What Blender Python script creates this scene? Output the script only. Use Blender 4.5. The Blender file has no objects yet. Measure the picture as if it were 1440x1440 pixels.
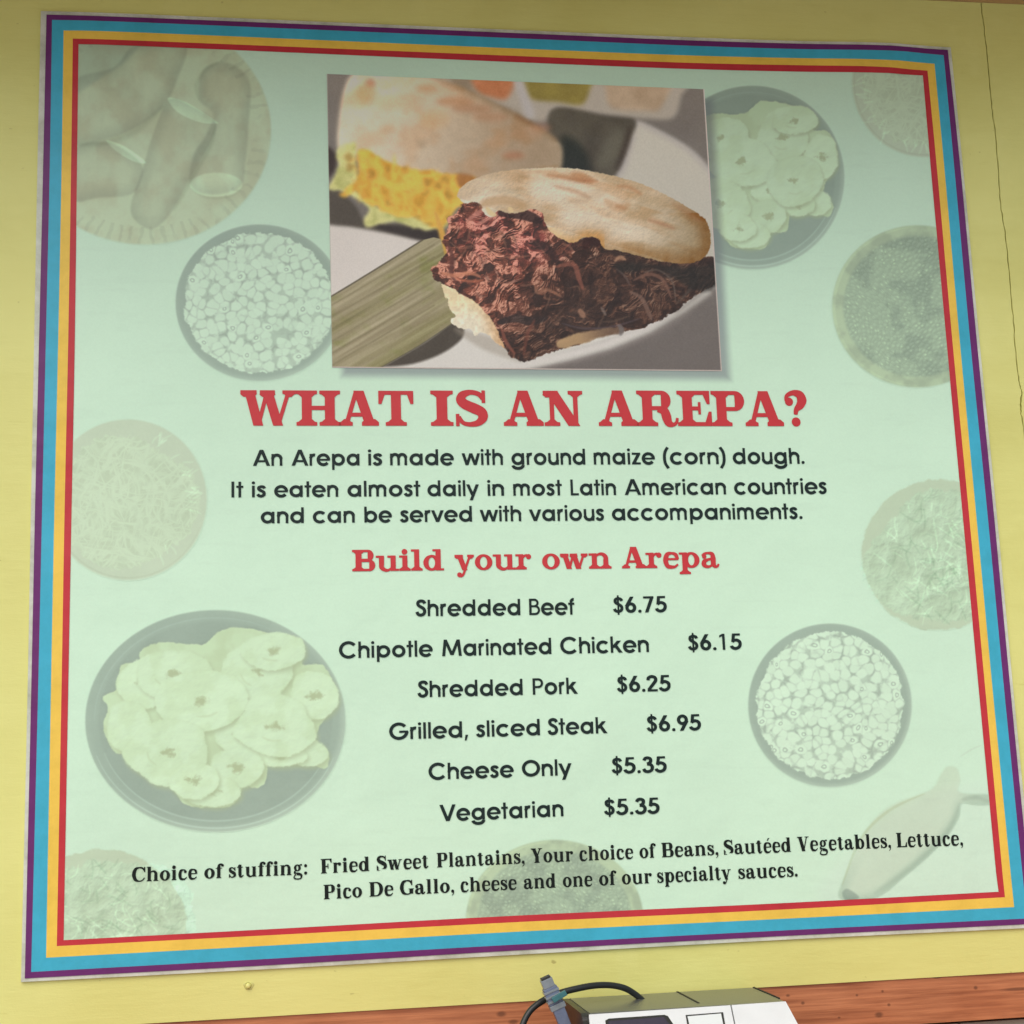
import bpy, bmesh, math
import numpy as np
from mathutils import Vector, Matrix
from mathutils.geometry import tessellate_polygon

SC = bpy.context.scene
COL = SC.collection

# ------------------------------------------------------------------ camera
PX = 1440.0                                  # the measurements below are in photograph pixels
F = 2075.0                                   # focal length recovered from the poster's vanishing points
POSTER_W, POSTER_H, POSTER_TOP = 1.20, 1.20 * 0.9722, 2.47
# printed outer border corners of the poster, as measured (TL, TR, BR, BL)
CORN = [(65.5, 21.0), (1332.5, 69.6), (1451.5, 1299.3), (35.0, 1375.6)]


def solve_camera():
    A, b = [], []
    pl = [(0, 0), (POSTER_W, 0), (POSTER_W, POSTER_H), (0, POSTER_H)]
    for (u, v), (x, y) in zip(pl, CORN):
        x = (x - PX / 2) / F; y = (y - PX / 2) / F
        A += [[u, v, 1, 0, 0, 0, -u * x, -v * x], [0, 0, 0, u, v, 1, -u * y, -v * y]]
        b += [x, y]
    h = np.linalg.solve(np.array(A), np.array(b))
    H = np.append(h, 1).reshape(3, 3)
    s = (np.linalg.norm(H[:, 0]) + np.linalg.norm(H[:, 1])) / 2
    H /= s
    r1, r2, t = H[:, 0], H[:, 1], H[:, 2]
    Rm = np.stack([r1, r2, np.cross(r1, r2)], 1)
    U_, _, V_ = np.linalg.svd(Rm)
    Rm = U_ @ V_                              # poster (u right, v down, w into wall) -> camera (x right, y down, z fwd)
    # world: X = u - W/2, Y = w, Z = TOP - v
    B = np.array([[1, 0, 0], [0, 0, -1], [0, 1, 0]], float)   # world delta -> (u, v, w)
    Rwc = Rm @ B
    t0 = np.array([-POSTER_W / 2, 0, POSTER_TOP])
    tc = t - Rwc @ t0
    return Rwc, tc


RWC, TWC = solve_camera()
CAM = -RWC.T @ TWC


def at(px, py, Y=0.0):
    """the point of the plane y = Y that shows at this place of the photograph"""
    d = RWC.T @ np.array([(px - PX / 2) / F, (py - PX / 2) / F, 1.0])
    k = (Y - CAM[1]) / d[1]
    p = CAM + d * k
    return Vector((float(p[0]), Y, float(p[2])))


def at_z(px, py, Z):
    d = RWC.T @ np.array([(px - PX / 2) / F, (py - PX / 2) / F, 1.0])
    k = (Z - CAM[2]) / d[2]
    p = CAM + d * k
    return Vector((float(p[0]), float(p[1]), Z))


cam_d = bpy.data.cameras.new('camera'); cam = bpy.data.objects.new('camera', cam_d); COL.objects.link(cam)
cam_d.sensor_width = 36; cam_d.sensor_fit = 'HORIZONTAL'; cam_d.lens = F / PX * 36
cam_d.clip_start = 0.05; cam_d.clip_end = 2000
Mx = np.eye(4); Mx[:3, :3] = RWC.T @ np.diag([1, -1, -1]); Mx[:3, 3] = CAM
cam.matrix_world = Matrix(Mx.tolist())
SC.camera = cam

# ------------------------------------------------------------------ sky, sun, exposure
SUN_EL, SUN_AZ = math.radians(50), math.radians(205)   # broad veiled sun in front and to the left, half hidden by the eave
w = bpy.data.worlds.new('World'); SC.world = w; w.use_nodes = True
nt = w.node_tree; nt.nodes.clear()
sky = nt.nodes.new('ShaderNodeTexSky'); sky.sky_type = 'NISHITA'; sky.sun_disc = False
sky.sun_elevation = SUN_EL; sky.sun_rotation = SUN_AZ
sky.air_density = 1.0; sky.dust_density = 3.0; sky.ozone_density = 1.0
bg = nt.nodes.new('ShaderNodeBackground'); bg.inputs[1].default_value = 0.08
wo = nt.nodes.new('ShaderNodeOutputWorld')
nt.links.new(sky.outputs[0], bg.inputs[0]); nt.links.new(bg.outputs[0], wo.inputs[0])
sd = bpy.data.lights.new('sun', 'SUN'); sd.energy = 1.2; sd.angle = math.radians(80); sd.color = (1.0, 0.95, 0.87)
sun = bpy.data.objects.new('sun', sd); COL.objects.link(sun); sun.location = (1, 3, 6)
# sun_rotation is measured from +Y towards +X
dirv = Vector((math.sin(SUN_AZ) * math.cos(SUN_EL), math.cos(SUN_AZ) * math.cos(SUN_EL), math.sin(SUN_EL)))
sun.rotation_euler = dirv.to_track_quat('Z', 'Y').to_euler()
SC.view_settings.view_transform = 'Standard'; SC.view_settings.look = 'None'
SC.view_settings.exposure = 0.66; SC.view_settings.gamma = 1.0
try:
    SC.view_settings.use_curve_mapping = False
except Exception:
    pass
SC.cycles.max_bounces = 6

# ------------------------------------------------------------------ helpers

def lin(c):
    c = np.asarray(c, float) / 255.0
    return np.where(c <= 0.04045, c / 12.92, ((c + 0.055) / 1.055) ** 2.4)


def srgb(l):
    l = np.clip(l, 0, 1)
    return np.where(l <= 0.0031308, l * 12.92, 1.055 * l ** (1 / 2.4) - 0.055)


# scene light by poster height (bottom = 1): food and lettering colours lightened to offset it
LY = [-20, 20, 110, 300, 500, 700, 1000, 1300, 1460]
LV = [.30, .33, .42, .64, .80, .90, .96, 1.0, 1.0]
ILLUM = np.array([1.03, 1.0, 1.0])            # light level and tint at the poster's foot


def read(c, y):
    """base colour (linear) of something that shows as sRGB c at picture height y"""
    return lin(c) / np.interp(y, LY, LV)[..., None] / ILLUM if np.ndim(y) else lin(c) / np.interp(y, LY, LV) / ILLUM


def set_props(o, label=None, cat=None, group=None, kind=None):
    if label: o['label'] = label
    if cat: o['category'] = cat
    if group: o['group'] = group
    if kind: o['kind'] = kind
    return o


def link(name, mesh, mat=None, parent=None, loc=None):
    o = bpy.data.objects.new(name, mesh); COL.objects.link(o)
    if mat is not None:
        mesh.materials.append(mat) if not mesh.materials else None
    if parent is not None: o.parent = parent
    if loc is not None: o.location = loc
    return o


def empty(name, loc):
    o = bpy.data.objects.new(name, None); COL.objects.link(o); o.location = loc; o.empty_display_size = 0.05
    return o


def mesh_from(name, verts, faces, smooth=False):
    m = bpy.data.meshes.new(name); m.from_pydata([tuple(v) for v in verts], [], faces); m.update()
    if smooth: m.polygons.foreach_set('use_smooth', [True] * len(m.polygons))
    return m


def bm_mesh(name, bm, smooth=False):
    m = bpy.data.meshes.new(name); bm.normal_update(); bm.to_mesh(m); bm.free()
    if smooth: m.polygons.foreach_set('use_smooth', [True] * len(m.polygons))
    return m


def box_bm(x0, x1, y0, y1, z0, z1, bevel=0.0, seg=2, bm=None, mat=None):
    own = bm is None
    b2 = bmesh.new()
    g = bmesh.ops.create_cube(b2, size=1)
    for v in b2.verts:
        v.co = Vector(((v.co.x + .5) * (x1 - x0) + x0, (v.co.y + .5) * (y1 - y0) + y0, (v.co.z + .5) * (z1 - z0) + z0))
    if bevel > 0:
        bmesh.ops.bevel(b2, geom=b2.edges[:], offset=bevel, segments=seg, profile=.7, affect='EDGES')
    if mat is not None: b2.transform(mat)
    if own: return b2
    t = bpy.data.meshes.new('t'); b2.to_mesh(t); b2.free(); bm.from_mesh(t); bpy.data.meshes.remove(t)
    return bm


def new_mat(name):
    m = bpy.data.materials.new(name); m.use_nodes = True
    n = m.node_tree; b = n.nodes['Principled BSDF']
    return m, n, b


def simple_mat(name, col, rough=.5, metal=0.0, bump=0.0, bscale=60.0, spec=.5, var=0.0, vscale=8.0, stretch=(1, 1, 1)):
    m, n, b = new_mat(name)
    b.inputs['Base Color'].default_value = (*[float(c) for c in col], 1); b.inputs['Roughness'].default_value = rough
    b.inputs['Metallic'].default_value = metal; b.inputs['Specular IOR Level'].default_value = spec
    tc = n.nodes.new('ShaderNodeTexCoord'); mp = n.nodes.new('ShaderNodeMapping'); mp.inputs['Scale'].default_value = stretch
    n.links.new(tc.outputs['Object'], mp.inputs[0])
    if var > 0:
        nz = n.nodes.new('ShaderNodeTexNoise'); nz.inputs['Scale'].default_value = vscale; nz.inputs['Detail'].default_value = 6
        n.links.new(mp.outputs[0], nz.inputs['Vector'])
        mx = n.nodes.new('ShaderNodeMix'); mx.data_type = 'RGBA'
        mx.inputs['A'].default_value = (*[float(c) * (1 - var) for c in col], 1)
        mx.inputs['B'].default_value = (*[min(1, float(c) * (1 + var)) for c in col], 1)
        n.links.new(nz.outputs['Fac'], mx.inputs['Factor']); n.links.new(mx.outputs['Result'], b.inputs['Base Color'])
    if bump > 0:
        nb = n.nodes.new('ShaderNodeTexNoise'); nb.inputs['Scale'].default_value = bscale; nb.inputs['Detail'].default_value = 5
        n.links.new(mp.outputs[0], nb.inputs['Vector'])
        bp = n.nodes.new('ShaderNodeBump'); bp.inputs['Strength'].default_value = bump; bp.inputs['Distance'].default_value = .002
        n.links.new(nb.outputs['Fac'], bp.inputs['Height']); n.links.new(bp.outputs[0], b.inputs['Normal'])
    return m


# ------------------------------------------------------------------ numpy noise and shape fields (used to draw the poster's flat print)
_T = {}


def vnoise(x, y, seed=0):
    if seed not in _T:
        _T[seed] = np.random.RandomState(seed).rand(257, 257)
    t = _T[seed]
    xi = np.floor(x).astype(int); yi = np.floor(y).astype(int)
    fx = x - xi; fy = y - yi
    fx = fx * fx * (3 - 2 * fx); fy = fy * fy * (3 - 2 * fy)
    xi &= 255; yi &= 255; x1 = (xi + 1) & 255; y1 = (yi + 1) & 255
    return (t[yi, xi] * (1 - fx) + t[yi, x1] * fx) * (1 - fy) + (t[y1, xi] * (1 - fx) + t[y1, x1] * fx) * fy


def fbm(x, y, seed=0, o=4, g=.5):
    s = 0; a = 1; n = 0
    for i in range(o):
        s = s + a * vnoise(x * 2 ** i + 17.3 * i, y * 2 ** i + 9.1 * i, seed + i); n += a; a *= g
    return s / n


def ridged(x, y, seed=0, o=4):
    s = 0; a = 1; n = 0
    for i in range(o):
        s = s + a * (1 - np.abs(2 * vnoise(x * 2 ** i + 7.7 * i, y * 2 ** i + 3.1 * i, seed + i) - 1)); n += a; a *= .55
    return s / n


def voronoi(x, y, seed=0, jit=.8):
    r = np.random.RandomState(seed); tx = r.rand(64, 64); ty = r.rand(64, 64); tv = r.rand(64, 64)
    xi = np.floor(x).astype(int); yi = np.floor(y).astype(int)
    f1 = np.full(x.shape, 9.0); f2 = np.full(x.shape, 9.0); idv = np.zeros(x.shape)
    for dx in (-1, 0, 1):
        for dy in (-1, 0, 1):
            cx = xi + dx; cy = yi + dy; a = cy & 63; b = cx & 63
            d = np.hypot(cx + .5 + jit * (tx[a, b] - .5) - x, cy + .5 + jit * (ty[a, b] - .5) - y)
            n = d < f1
            f2 = np.where(n, f1, np.minimum(f2, d)); idv = np.where(n, tv[a, b], idv); f1 = np.where(n, d, f1)
    return f1, f2, idv


def spline(pts, n=8, closed=True):
    p = np.array(pts, float); N = len(p); out = []
    for i in range(N if closed else N - 1):
        if closed: a, b, c, d = p[i - 1], p[i], p[(i + 1) % N], p[(i + 2) % N]
        else: a, b, c, d = p[max(i - 1, 0)], p[i], p[i + 1], p[min(i + 2, N - 1)]
        for k in range(n):
            t = k / n
            out.append(.5 * ((2 * b) + (-a + c) * t + (2 * a - 5 * b + 4 * c - d) * t * t + (-a + 3 * b - 3 * c + d) * t ** 3))
    if not closed: out.append(p[-1])
    return np.array(out)


def sd_poly(X, Y, P):
    """signed distance to polygon, negative inside"""
    P = np.asarray(P, float); d = np.full(X.shape, 1e9); ins = np.zeros(X.shape, bool); N = len(P)
    for i in range(N):
        x0, y0 = P[i - 1]; x1, y1 = P[i]
        ex, ey = x1 - x0, y1 - y0; L = ex * ex + ey * ey
        if L < 1e-12: continue
        wx = X - x0; wy = Y - y0
        t = np.clip((wx * ex + wy * ey) / L, 0, 1)
        d = np.minimum(d, (wx - t * ex) ** 2 + (wy - t * ey) ** 2)
        c = (y0 > Y) != (y1 > Y)
        if ey != 0: ins ^= c & (X < (Y - y0) * ex / ey + x0)
    d = np.sqrt(d)
    return np.where(ins, -d, d)


def sstep(a, b, x):
    t = np.clip((x - a) / (b - a), 0, 1)
    return t * t * (3 - 2 * t)


GROUND_C = (.45, .45, .45)
EAVE_D = .45
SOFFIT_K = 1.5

# ------------------------------------------------------------------ three hand-drawn typefaces, cap height = 1000 units
# a glyph is (advance, [primitives]); every primitive ends up as a field, the outline is traced from the union


def G_P(*pts): return ('p', list(pts))
def G_box(x0, x1, y0, y1): return ('p', [(x0, y0), (x1, y0), (x1, y1), (x0, y1)])


def G_D(x0, y0, x1, y1, w):
    L = math.hypot(x1 - x0, y1 - y0); wh = w * L / abs(y1 - y0) / 2
    return ('p', [(x0 - wh, y0), (x0 + wh, y0), (x1 + wh, y1), (x1 - wh, y1)])


def G_C(cx, cy, rx, ry=None):
    ry = ry or rx
    return ('p', [(cx + rx * math.cos(a), cy + ry * math.sin(a)) for a in np.linspace(0, 2 * math.pi, 40, endpoint=False)])


def G_R(cx, cy, rx, ry, tx, ty):
    return ('r', G_C(cx, cy, rx, ry)[1], G_C(cx, cy, rx - tx, ry - ty)[1])


def G_K(pts, w, n=6, butt=True):
    p = np.array([q[:2] for q in pts], float)
    ws = [q[2] if len(q) > 2 else w for q in pts]
    s = spline(p, n, False); wi = np.interp(np.linspace(0, len(p) - 1, len(s)), range(len(p)), ws)
    return ('k', s, wi, butt)


def G_A(cx, cy, r, a0, a1, w, ry=None):
    ry = ry or r
    a = np.radians(np.linspace(a0, a1, max(6, int(abs(a1 - a0) / 9))))
    s = np.stack([cx + r * np.cos(a), cy + ry * np.sin(a)], 1)
    return ('k', s, np.full(len(s), w), True)


def gothic():
    w = 188; g = {}
    X = 735
    B = lambda cx: G_R(cx, 367, 382, 382, w, w)
    g['a'] = (900, [B(430), G_box(665, 812, 0, X)])
    g['b'] = (900, [B(470), G_box(88, 235, 0, 1000)])
    g['d'] = (900, [B(430), G_box(665, 812, 0, 1000)])
    g['p'] = (900, [B(470), G_box(88, 235, -270, X)])
    g['o'] = (860, [B(430)])
    g['c'] = (800, [G_A(430, 367, 307, 42, 318, w)])
    g['e'] = (850, [G_A(430, 367, 307, 0, 322, w), G_box(150, 812, 305, 425)])
    g['g'] = (900, [B(430), G_box(665, 812, 0, X), G_A(430, -15, 309, -175, 0, w, 205)])
    g['n'] = (740, [G_box(60, 205, 0, X), G_A(372, 430, 240, 0, 180, w), G_box(537, 687, 0, 430)])
    g['h'] = (740, [G_box(60, 205, 0, 1000), G_A(372, 430, 240, 0, 180, w), G_box(537, 687, 0, 430)])
    g['m'] = (1130, [G_box(60, 205, 0, X), G_A(345, 475, 205, 0, 180, w), G_box(475, 625, 0, 475), G_A(755, 475, 205, 0, 180, w), G_box(885, 1035, 0, 475)])
    g['r'] = (440, [G_box(60, 205, 0, X), G_A(330, 460, 205, 75, 180, w)])
    g['u'] = (740, [G_A(372, 305, 240, 180, 360, w), G_box(57, 207, 305, X), G_box(537, 687, 0, X)])
    g['i'] = (270, [G_box(62, 208, 0, X), G_C(135, 915, 92)])
    g['l'] = (270, [G_box(62, 208, 0, 1000)])
    g['t'] = (410, [G_box(130, 278, 0, 990), G_box(15, 395, 600, X)])
    g['f'] = (420, [G_box(120, 267, 0, 820), G_A(345, 785, 152, 80, 180, w - 10, 145), G_box(15, 395, 600, X)])
    g['k'] = (740, [G_box(62, 208, 0, 1000), G_D(560, X, 180, 300, w - 5), G_D(330, 470, 640, 0, w)])
    g['v'] = (720, [G_D(85, X, 360, 0, w - 10), G_D(635, X, 360, 0, w - 10)])
    g['y'] = (740, [G_D(85, X, 375, 20, w - 10), G_D(650, X, 270, -270, w - 10)])
    g['w'] = (1080, [G_D(80, X, 295, 0, w - 18), G_D(540, X, 295, 0, w - 18), G_D(540, X, 785, 0, w - 18), G_D(1000, X, 785, 0, w - 18)])
    g['z'] = (610, [G_box(50, 560, 610, X), G_box(40, 570, 0, 128), G_D(455, 640, 155, 90, w)])
    g['s'] = (560, [G_K([(455, 560), (400, 645), (285, 672), (165, 625), (150, 520), (240, 430), (360, 365), (425, 270), (405, 140), (285, 68), (160, 95), (90, 195)], w - 10)])
    g['A'] = (1000, [G_D(100, 0, 490, 1000, w), G_D(890, 0, 500, 1000, w), G_box(250, 740, 225, 350)])
    g['B'] = (770, [G_box(75, 225, 0, 1000), G_box(150, 420, 870, 1000), G_box(150, 440, 475, 600), G_box(150, 440, 0, 130), G_A(405, 737, 195, -90, 90, 135), G_A(440, 303, 237, -90, 90, 135)])
    g['C'] = (1040, [G_A(545, 500, 440, 40, 320, w)])
    g['G'] = (1110, [G_A(545, 500, 440, 40, 358, w), G_box(560, 1045, 400, 530)])
    g['O'] = (1090, [G_R(545, 500, 515, 515, w, w)])
    g['I'] = (330, [G_box(85, 235, 0, 1000)])
    g['L'] = (600, [G_box(75, 225, 0, 1000), G_box(75, 570, 0, 132)])
    g['M'] = (1240, [G_D(115, 0, 225, 1000, w - 10), G_D(1105, 0, 995, 1000, w - 10), G_D(225, 1000, 610, 60, w - 10), G_D(995, 1000, 610, 60, w - 10)])
    g['P'] = (740, [G_box(75, 225, 0, 1000), G_box(150, 410, 868, 1000), G_box(150, 410, 400, 530), G_A(410, 700, 234, -90, 90, 140)])
    g['S'] = (660, [G_K([(560, 770), (490, 890), (335, 930), (185, 870), (155, 740), (230, 625), (380, 540), (500, 440), (545, 290), (480, 135), (325, 70), (165, 120), (95, 270)], w)])
    g['V'] = (920, [G_D(95, 1000, 455, 0, w), G_D(825, 1000, 465, 0, w)])
    g['1'] = (700, [G_box(285, 430, 0, 1000), G_P((300, 1000), (300, 860), (120, 770), (120, 900))])
    g['2'] = (700, [G_K([(110, 700), (150, 860), (330, 930), (500, 865), (545, 730), (490, 590), (330, 380), (130, 110)], w), G_box(60, 630, 0, 135)])
    g['3'] = (700, [G_K([(130, 770), (200, 890), (330, 930), (480, 865), (500, 730), (430, 600), (290, 555)], w), G_K([(290, 545), (460, 520), (565, 400), (560, 220), (460, 105), (320, 70), (170, 115), (95, 250)], w)])
    g['5'] = (700, [G_box(185, 600, 865, 1000), G_D(175, 480, 240, 1000, w - 10), G_K([(140, 500), (270, 580), (410, 585), (545, 490), (580, 330), (520, 165), (390, 80), (250, 72), (120, 150), (80, 240)], w)])
    g['6'] = (700, [G_R(350, 320, 310, 330, w, w), G_D(120, 420, 430, 1000, w)])
    g['7'] = (700, [G_box(60, 640, 868, 1000), G_D(220, 0, 560, 960, w)])
    g['9'] = (700, [G_R(350, 680, 310, 330, w, w), G_D(580, 580, 270, 0, w)])
    s = [(p[0] * .95 + 35, p[1]) for p in [(560, 750), (490, 860), (335, 900), (185, 845), (160, 720), (230, 610), (380, 530), (500, 430), (540, 290), (480, 155), (325, 95), (165, 145), (95, 270)]]
    g['$'] = (700, [G_K(s, w - 15), G_box(300, 400, -110, 1100)])
    g['.'] = (310, [G_C(150, 85, 98)])
    g[','] = (310, [G_P((95, 160), (245, 160), (140, -190), (40, -190))])
    g['('] = (420, [G_K([(350, 1060), (190, 760), (145, 400), (190, 40), (350, -250)], w - 20)])
    g[')'] = (420, [G_K([(60, 1060), (220, 760), (265, 400), (220, 40), (60, -250)], w - 20)])
    return g


def roman(S, T, Fs, k, kl, X, drop):
    """slab or bracketed serif face: S stem, T hairline, Fs serif thickness, k/kl width scale of caps/lowercase, X x-height, drop serif drop on arms"""
    g = {}
    s = S * .84                                            # lowercase stem
    W = lambda f, st=S: T + (st - T) * f
    m = lambda x: x * k
    n = lambda x: x * kl
    br = Fs * .9

    def stem(x, y0, y1, wd=None):
        wd = wd or S; return G_box(x - wd / 2, x + wd / 2, y0, y1)

    def foot(x, hw, y=0, wd=None, up=1):                   # serif with small brackets
        wd = wd or S
        y1 = y + up * Fs
        return [G_P((x - hw, y), (x + hw, y), (x + hw, y1), (x + wd / 2 + br, y1 + up * br * .15), (x + wd / 2, y1 + up * br), (x - wd / 2, y1 + up * br), (x - wd / 2 - br, y1 + up * br * .15), (x - hw, y1))]

    def cap_stem(x, hw, wd=None):
        return [stem(x, 0, 1000, wd)] + foot(x, hw, 0, wd) + foot(x, hw, 1000, wd, -1)
    hw = S / 2 + 155 * k if Fs > 80 else S / 2 + 78
    # --- capitals
    g['I'] = (m(640), cap_stem(m(320), hw))
    x1, x2 = m(300), m(960)
    g['H'] = (m(1260), cap_stem(x1, hw) + cap_stem(x2, hw) + [G_box(x1, x2, 500 - T / 2, 500 + T / 2 + 8)])
    tx = m(525)
    g['T'] = (m(1050), [stem(tx, 0, 1000)] + foot(tx, hw + 10) + [G_box(m(15), m(1035), 1000 - T, 1000), G_P((m(15), 1000), (m(15), 1000 - drop), (m(15) + T * .8, 1000 - drop), (m(120) + T * .7, 1000 - T)), G_P((m(1035), 1000), (m(1035), 1000 - drop), (m(1035) - T * .8, 1000 - drop), (m(930) - T * .7, 1000 - T))])
    g['A'] = (m(1150), [G_D(m(200), 20, m(500), 1000, T * 1.15), G_D(m(890), 20, m(560), 1000, S)] + foot(m(195), m(190), 0, T) + foot(m(895), m(245), 0, S) + [G_box(m(270), m(800), 260, 260 + T)])
    g['W'] = (m(1640), [G_D(m(270), 1000, m(530), 0, S * .95), G_D(m(530), 0, m(790), 1000, T), G_D(m(790), 1000, m(1090), 0, S * .95), G_D(m(1090), 0, m(1400), 1000, T)] + foot(m(255), m(230), 1000, S, -1) + foot(m(790), m(215), 1000, S, -1) + foot(m(1415), m(200), 1000, T, -1))
    g['V'] = (m(1100), [G_D(m(280), 1000, m(560), 0, S * .95), G_D(m(560), 0, m(880), 1000, T)] + foot(m(265), m(235), 1000, S, -1) + foot(m(890), m(180), 1000, T, -1))
    g['Y'] = (m(1080), [stem(m(550), 0, 460), G_D(m(270), 1000, m(550), 420, S * .95), G_D(m(570), 430, m(850), 1000, T * 1.1)] + foot(m(550), hw) + foot(m(260), m(225), 1000, S, -1) + foot(m(860), m(180), 1000, T, -1))
    g['N'] = (m(1190), [stem(m(270), 0, 1000, T * 1.15), stem(m(950), 0, 1000, T * 1.15), G_D(m(270), 1000, m(900), 0, S * 1.0)] + foot(m(270), m(225), 0, T) + foot(m(240), m(215), 1000, S, -1) + foot(m(950), m(210), 1000, T, -1))
    ex = m(300)
    arm = lambda y, xe, dr, sg: [G_box(ex, xe, min(y, y + sg * T), max(y, y + sg * T)), G_P((xe, y), (xe, y + sg * dr), (xe - T * .75, y + sg * dr), (xe - T * .9 - m(90), y + sg * T))]
    g['E'] = (m(1030), cap_stem(ex, hw) + arm(1000, m(960), drop, -1) + arm(0, m(1000), drop * 1.08, 1) + [G_box(ex, m(690), 500 - T / 2, 500 + T / 2), G_box(m(690) - T * .7, m(690), 330, 680)])
    g['F'] = (m(960), cap_stem(ex, hw) + arm(1000, m(940), drop, -1) + [G_box(ex, m(680), 480 - T / 2, 480 + T / 2), G_box(m(680) - T * .8, m(680), 310, 660)])
    g['L'] = (m(1000), cap_stem(ex, hw) + arm(0, m(970), drop * 1.15, 1))
    def bowl(yt, yb, xr):
        ym = (yt + yb) / 2; h_ = (yt - yb) / 2; xc = max(m(540), xr - h_ * .95)
        n_ = 14; a_ = np.linspace(math.pi / 2, -math.pi / 2, n_)
        out_ = [(xc + (xr - xc) * math.cos(t), ym + h_ * math.sin(t)) for t in a_]
        in_ = [(xc - m(20) + (xr - S * .98 - xc + m(20)) * math.cos(t), ym + (h_ - T) * math.sin(t)) for t in a_]
        return [('p', [(ex, yt)] + out_ + [(ex, yb), (ex, yb + T)] + in_[::-1] + [(ex, yt - T)])]
    g['P'] = (m(1010), cap_stem(ex, hw) + bowl(1000, 430, m(980)))
    g['B'] = (m(1110), cap_stem(ex, hw) + bowl(1000, 470, m(1000)) + bowl(540, 0, m(1070)))
    g['D'] = (m(1190), cap_stem(ex, hw) + bowl(1000, 0, m(1150)))
    g['R'] = (m(1200), cap_stem(ex, hw) + bowl(1000, 450, m(990)) + [G_K([(m(600), 480, T * 1.4), (m(790), 420, W(.8)), (m(850), 250, W(.95)), (m(900), 90, W(.6)), (m(1030), 40, T), (m(1130), 100, T * .8), (m(1160), 230, T * .7)], T)])
    g['C'] = (m(1120), [G_K([(m(1000), 760, T * 1.3), (m(860), 930, W(.25)), (m(600), 965, T * 1.1), (m(330), 860, W(.7)), (m(210), 500, S * 1.02), (m(330), 150, W(.7)), (m(600), 38, T * 1.1), (m(850), 80, T), (m(1030), 260, T * .9)], T), G_box(m(990), m(990) + T, 640, 1010)])
    g['G'] = (m(1200), [G_K([(m(980), 760, T * 1.3), (m(860), 930, W(.25)), (m(600), 965, T * 1.1), (m(330), 860, W(.7)), (m(210), 500, S * 1.02), (m(330), 150, W(.7)), (m(600), 38, T * 1.1), (m(850), 70, T), (m(1000), 160, T * .9)], T), G_box(m(960), m(960) + T, 640, 1010), stem(m(960), 60, 420), G_box(m(740), m(1170), 420 - Fs, 420)])
    g['S'] = (m(960), [G_K([(m(800), 760, T), (m(700), 900, W(.15)), (m(480), 955, W(.15)), (m(270), 880, W(.6)), (m(220), 735, W(.85)), (m(330), 610, W(.95)), (m(560), 500, W(1.05)), (m(755), 390, W(.95)), (m(790), 235, W(.8)), (m(670), 90, W(.4)), (m(450), 42, W(.1)), (m(260), 90, T), (m(150), 260, T)], T), G_box(m(770), m(770) + T * .85, 650, 1010), G_box(m(75), m(75) + T * .85, -10, 340)])
    g['?'] = (m(800), [G_C(m(215), 700, m(120)), G_K([(m(120), 720, T * .7), (m(160), 870, T), (m(350), 955, W(.2)), (m(540), 900, W(.75)), (m(600), 750, S), (m(540), 600, W(.7)), (m(420), 480, W(.2)), (m(385), 330, T)], T), G_C(m(385), 120, 132)])
    # --- lowercase
    hl = s / 2 + (150 * kl if Fs > 80 else 62)
    flag = lambda x, y: [G_P((x - hl, y), (x, y), (x, y - Fs * 1.3), (x - s / 2 - 4, y - Fs * 1.05), (x - hl, y - Fs))]
    lf = lambda x: foot(x, hl, 0, s)
    g['i'] = (n(600), [stem(n(300), 0, X, s)] + lf(n(300)) + flag(n(300), X) + [G_C(n(290), 890, s * .56)])
    g['l'] = (n(600), [stem(n(300), 0, 1000, s)] + lf(n(300)) + flag(n(300), 1000))
    a1, a2 = n(290), n(840)
    arch = lambda xa, xb: [G_K([(xa, X * .72, T), (xa + (xb - xa) * .35, X * .93, T), (xa + (xb - xa) * .72, X - T * .35, W(.35, s)), (xb - 6, X * .76, W(.85, s)), (xb, X * .5, s)], T)]
    g['n'] = (n(1130), [stem(a1, 0, X, s), stem(a2, 0, X * .6, s)] + lf(a1) + lf(a2) + flag(a1, X) + arch(a1, a2))
    g['h'] = (n(1130), [stem(a1, 0, 1000, s), stem(a2, 0, X * .6, s)] + lf(a1) + lf(a2) + flag(a1, 1000) + arch(a1, a2))
    g['u'] = (n(1130), [stem(a1, X * .4, X, s), stem(a2, 0, X, s)] + flag(a1, X) + flag(a2, X) + [G_box(a2, a2 + hl, 0, Fs)] + [G_K([(a1, X * .5, s), (a1 + 6, X * .24, W(.85, s)), (a1 + (a2 - a1) * .3, T * .4, W(.35, s)), (a1 + (a2 - a1) * .65, X * .07, T), (a2, X * .28, T)], T)])
    g['r'] = (n(840), [stem(a1, 0, X, s)] + lf(a1) + flag(a1, X) + [G_K([(a1, X * .55, T), (n(430), X * .86, T), (n(600), X - T / 2, T * 1.1)], T), G_C(n(665), X - s * .5, s * .52)])
    oR = lambda cx, rx: [G_R(cx, X / 2, rx, X / 2 + 14, s * 1.02, T * .9 + 14)]
    g['o'] = (n(930), oR(n(465), n(425)))
    g['p'] = (n(1060), [G_R(n(600), X / 2, n(400), X / 2 + 14, s * 1.02, T + 8), stem(n(280), -300, X, s)] + foot(n(280), hl, -300, s) + flag(n(280), X))
    g['b'] = (n(1060), [G_R(n(600), X / 2, n(400), X / 2 + 14, s * 1.02, T + 8), stem(n(280), 0, 1000, s)] + flag(n(280), 1000))
    g['d'] = (n(1080), [G_R(n(450), X / 2, n(405), X / 2 + 14, s * 1.02, T + 8), stem(n(760), 0, 1000, s)] + flag(n(760), 1000) + [G_box(n(760), n(760) + hl, 0, Fs)])
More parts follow.
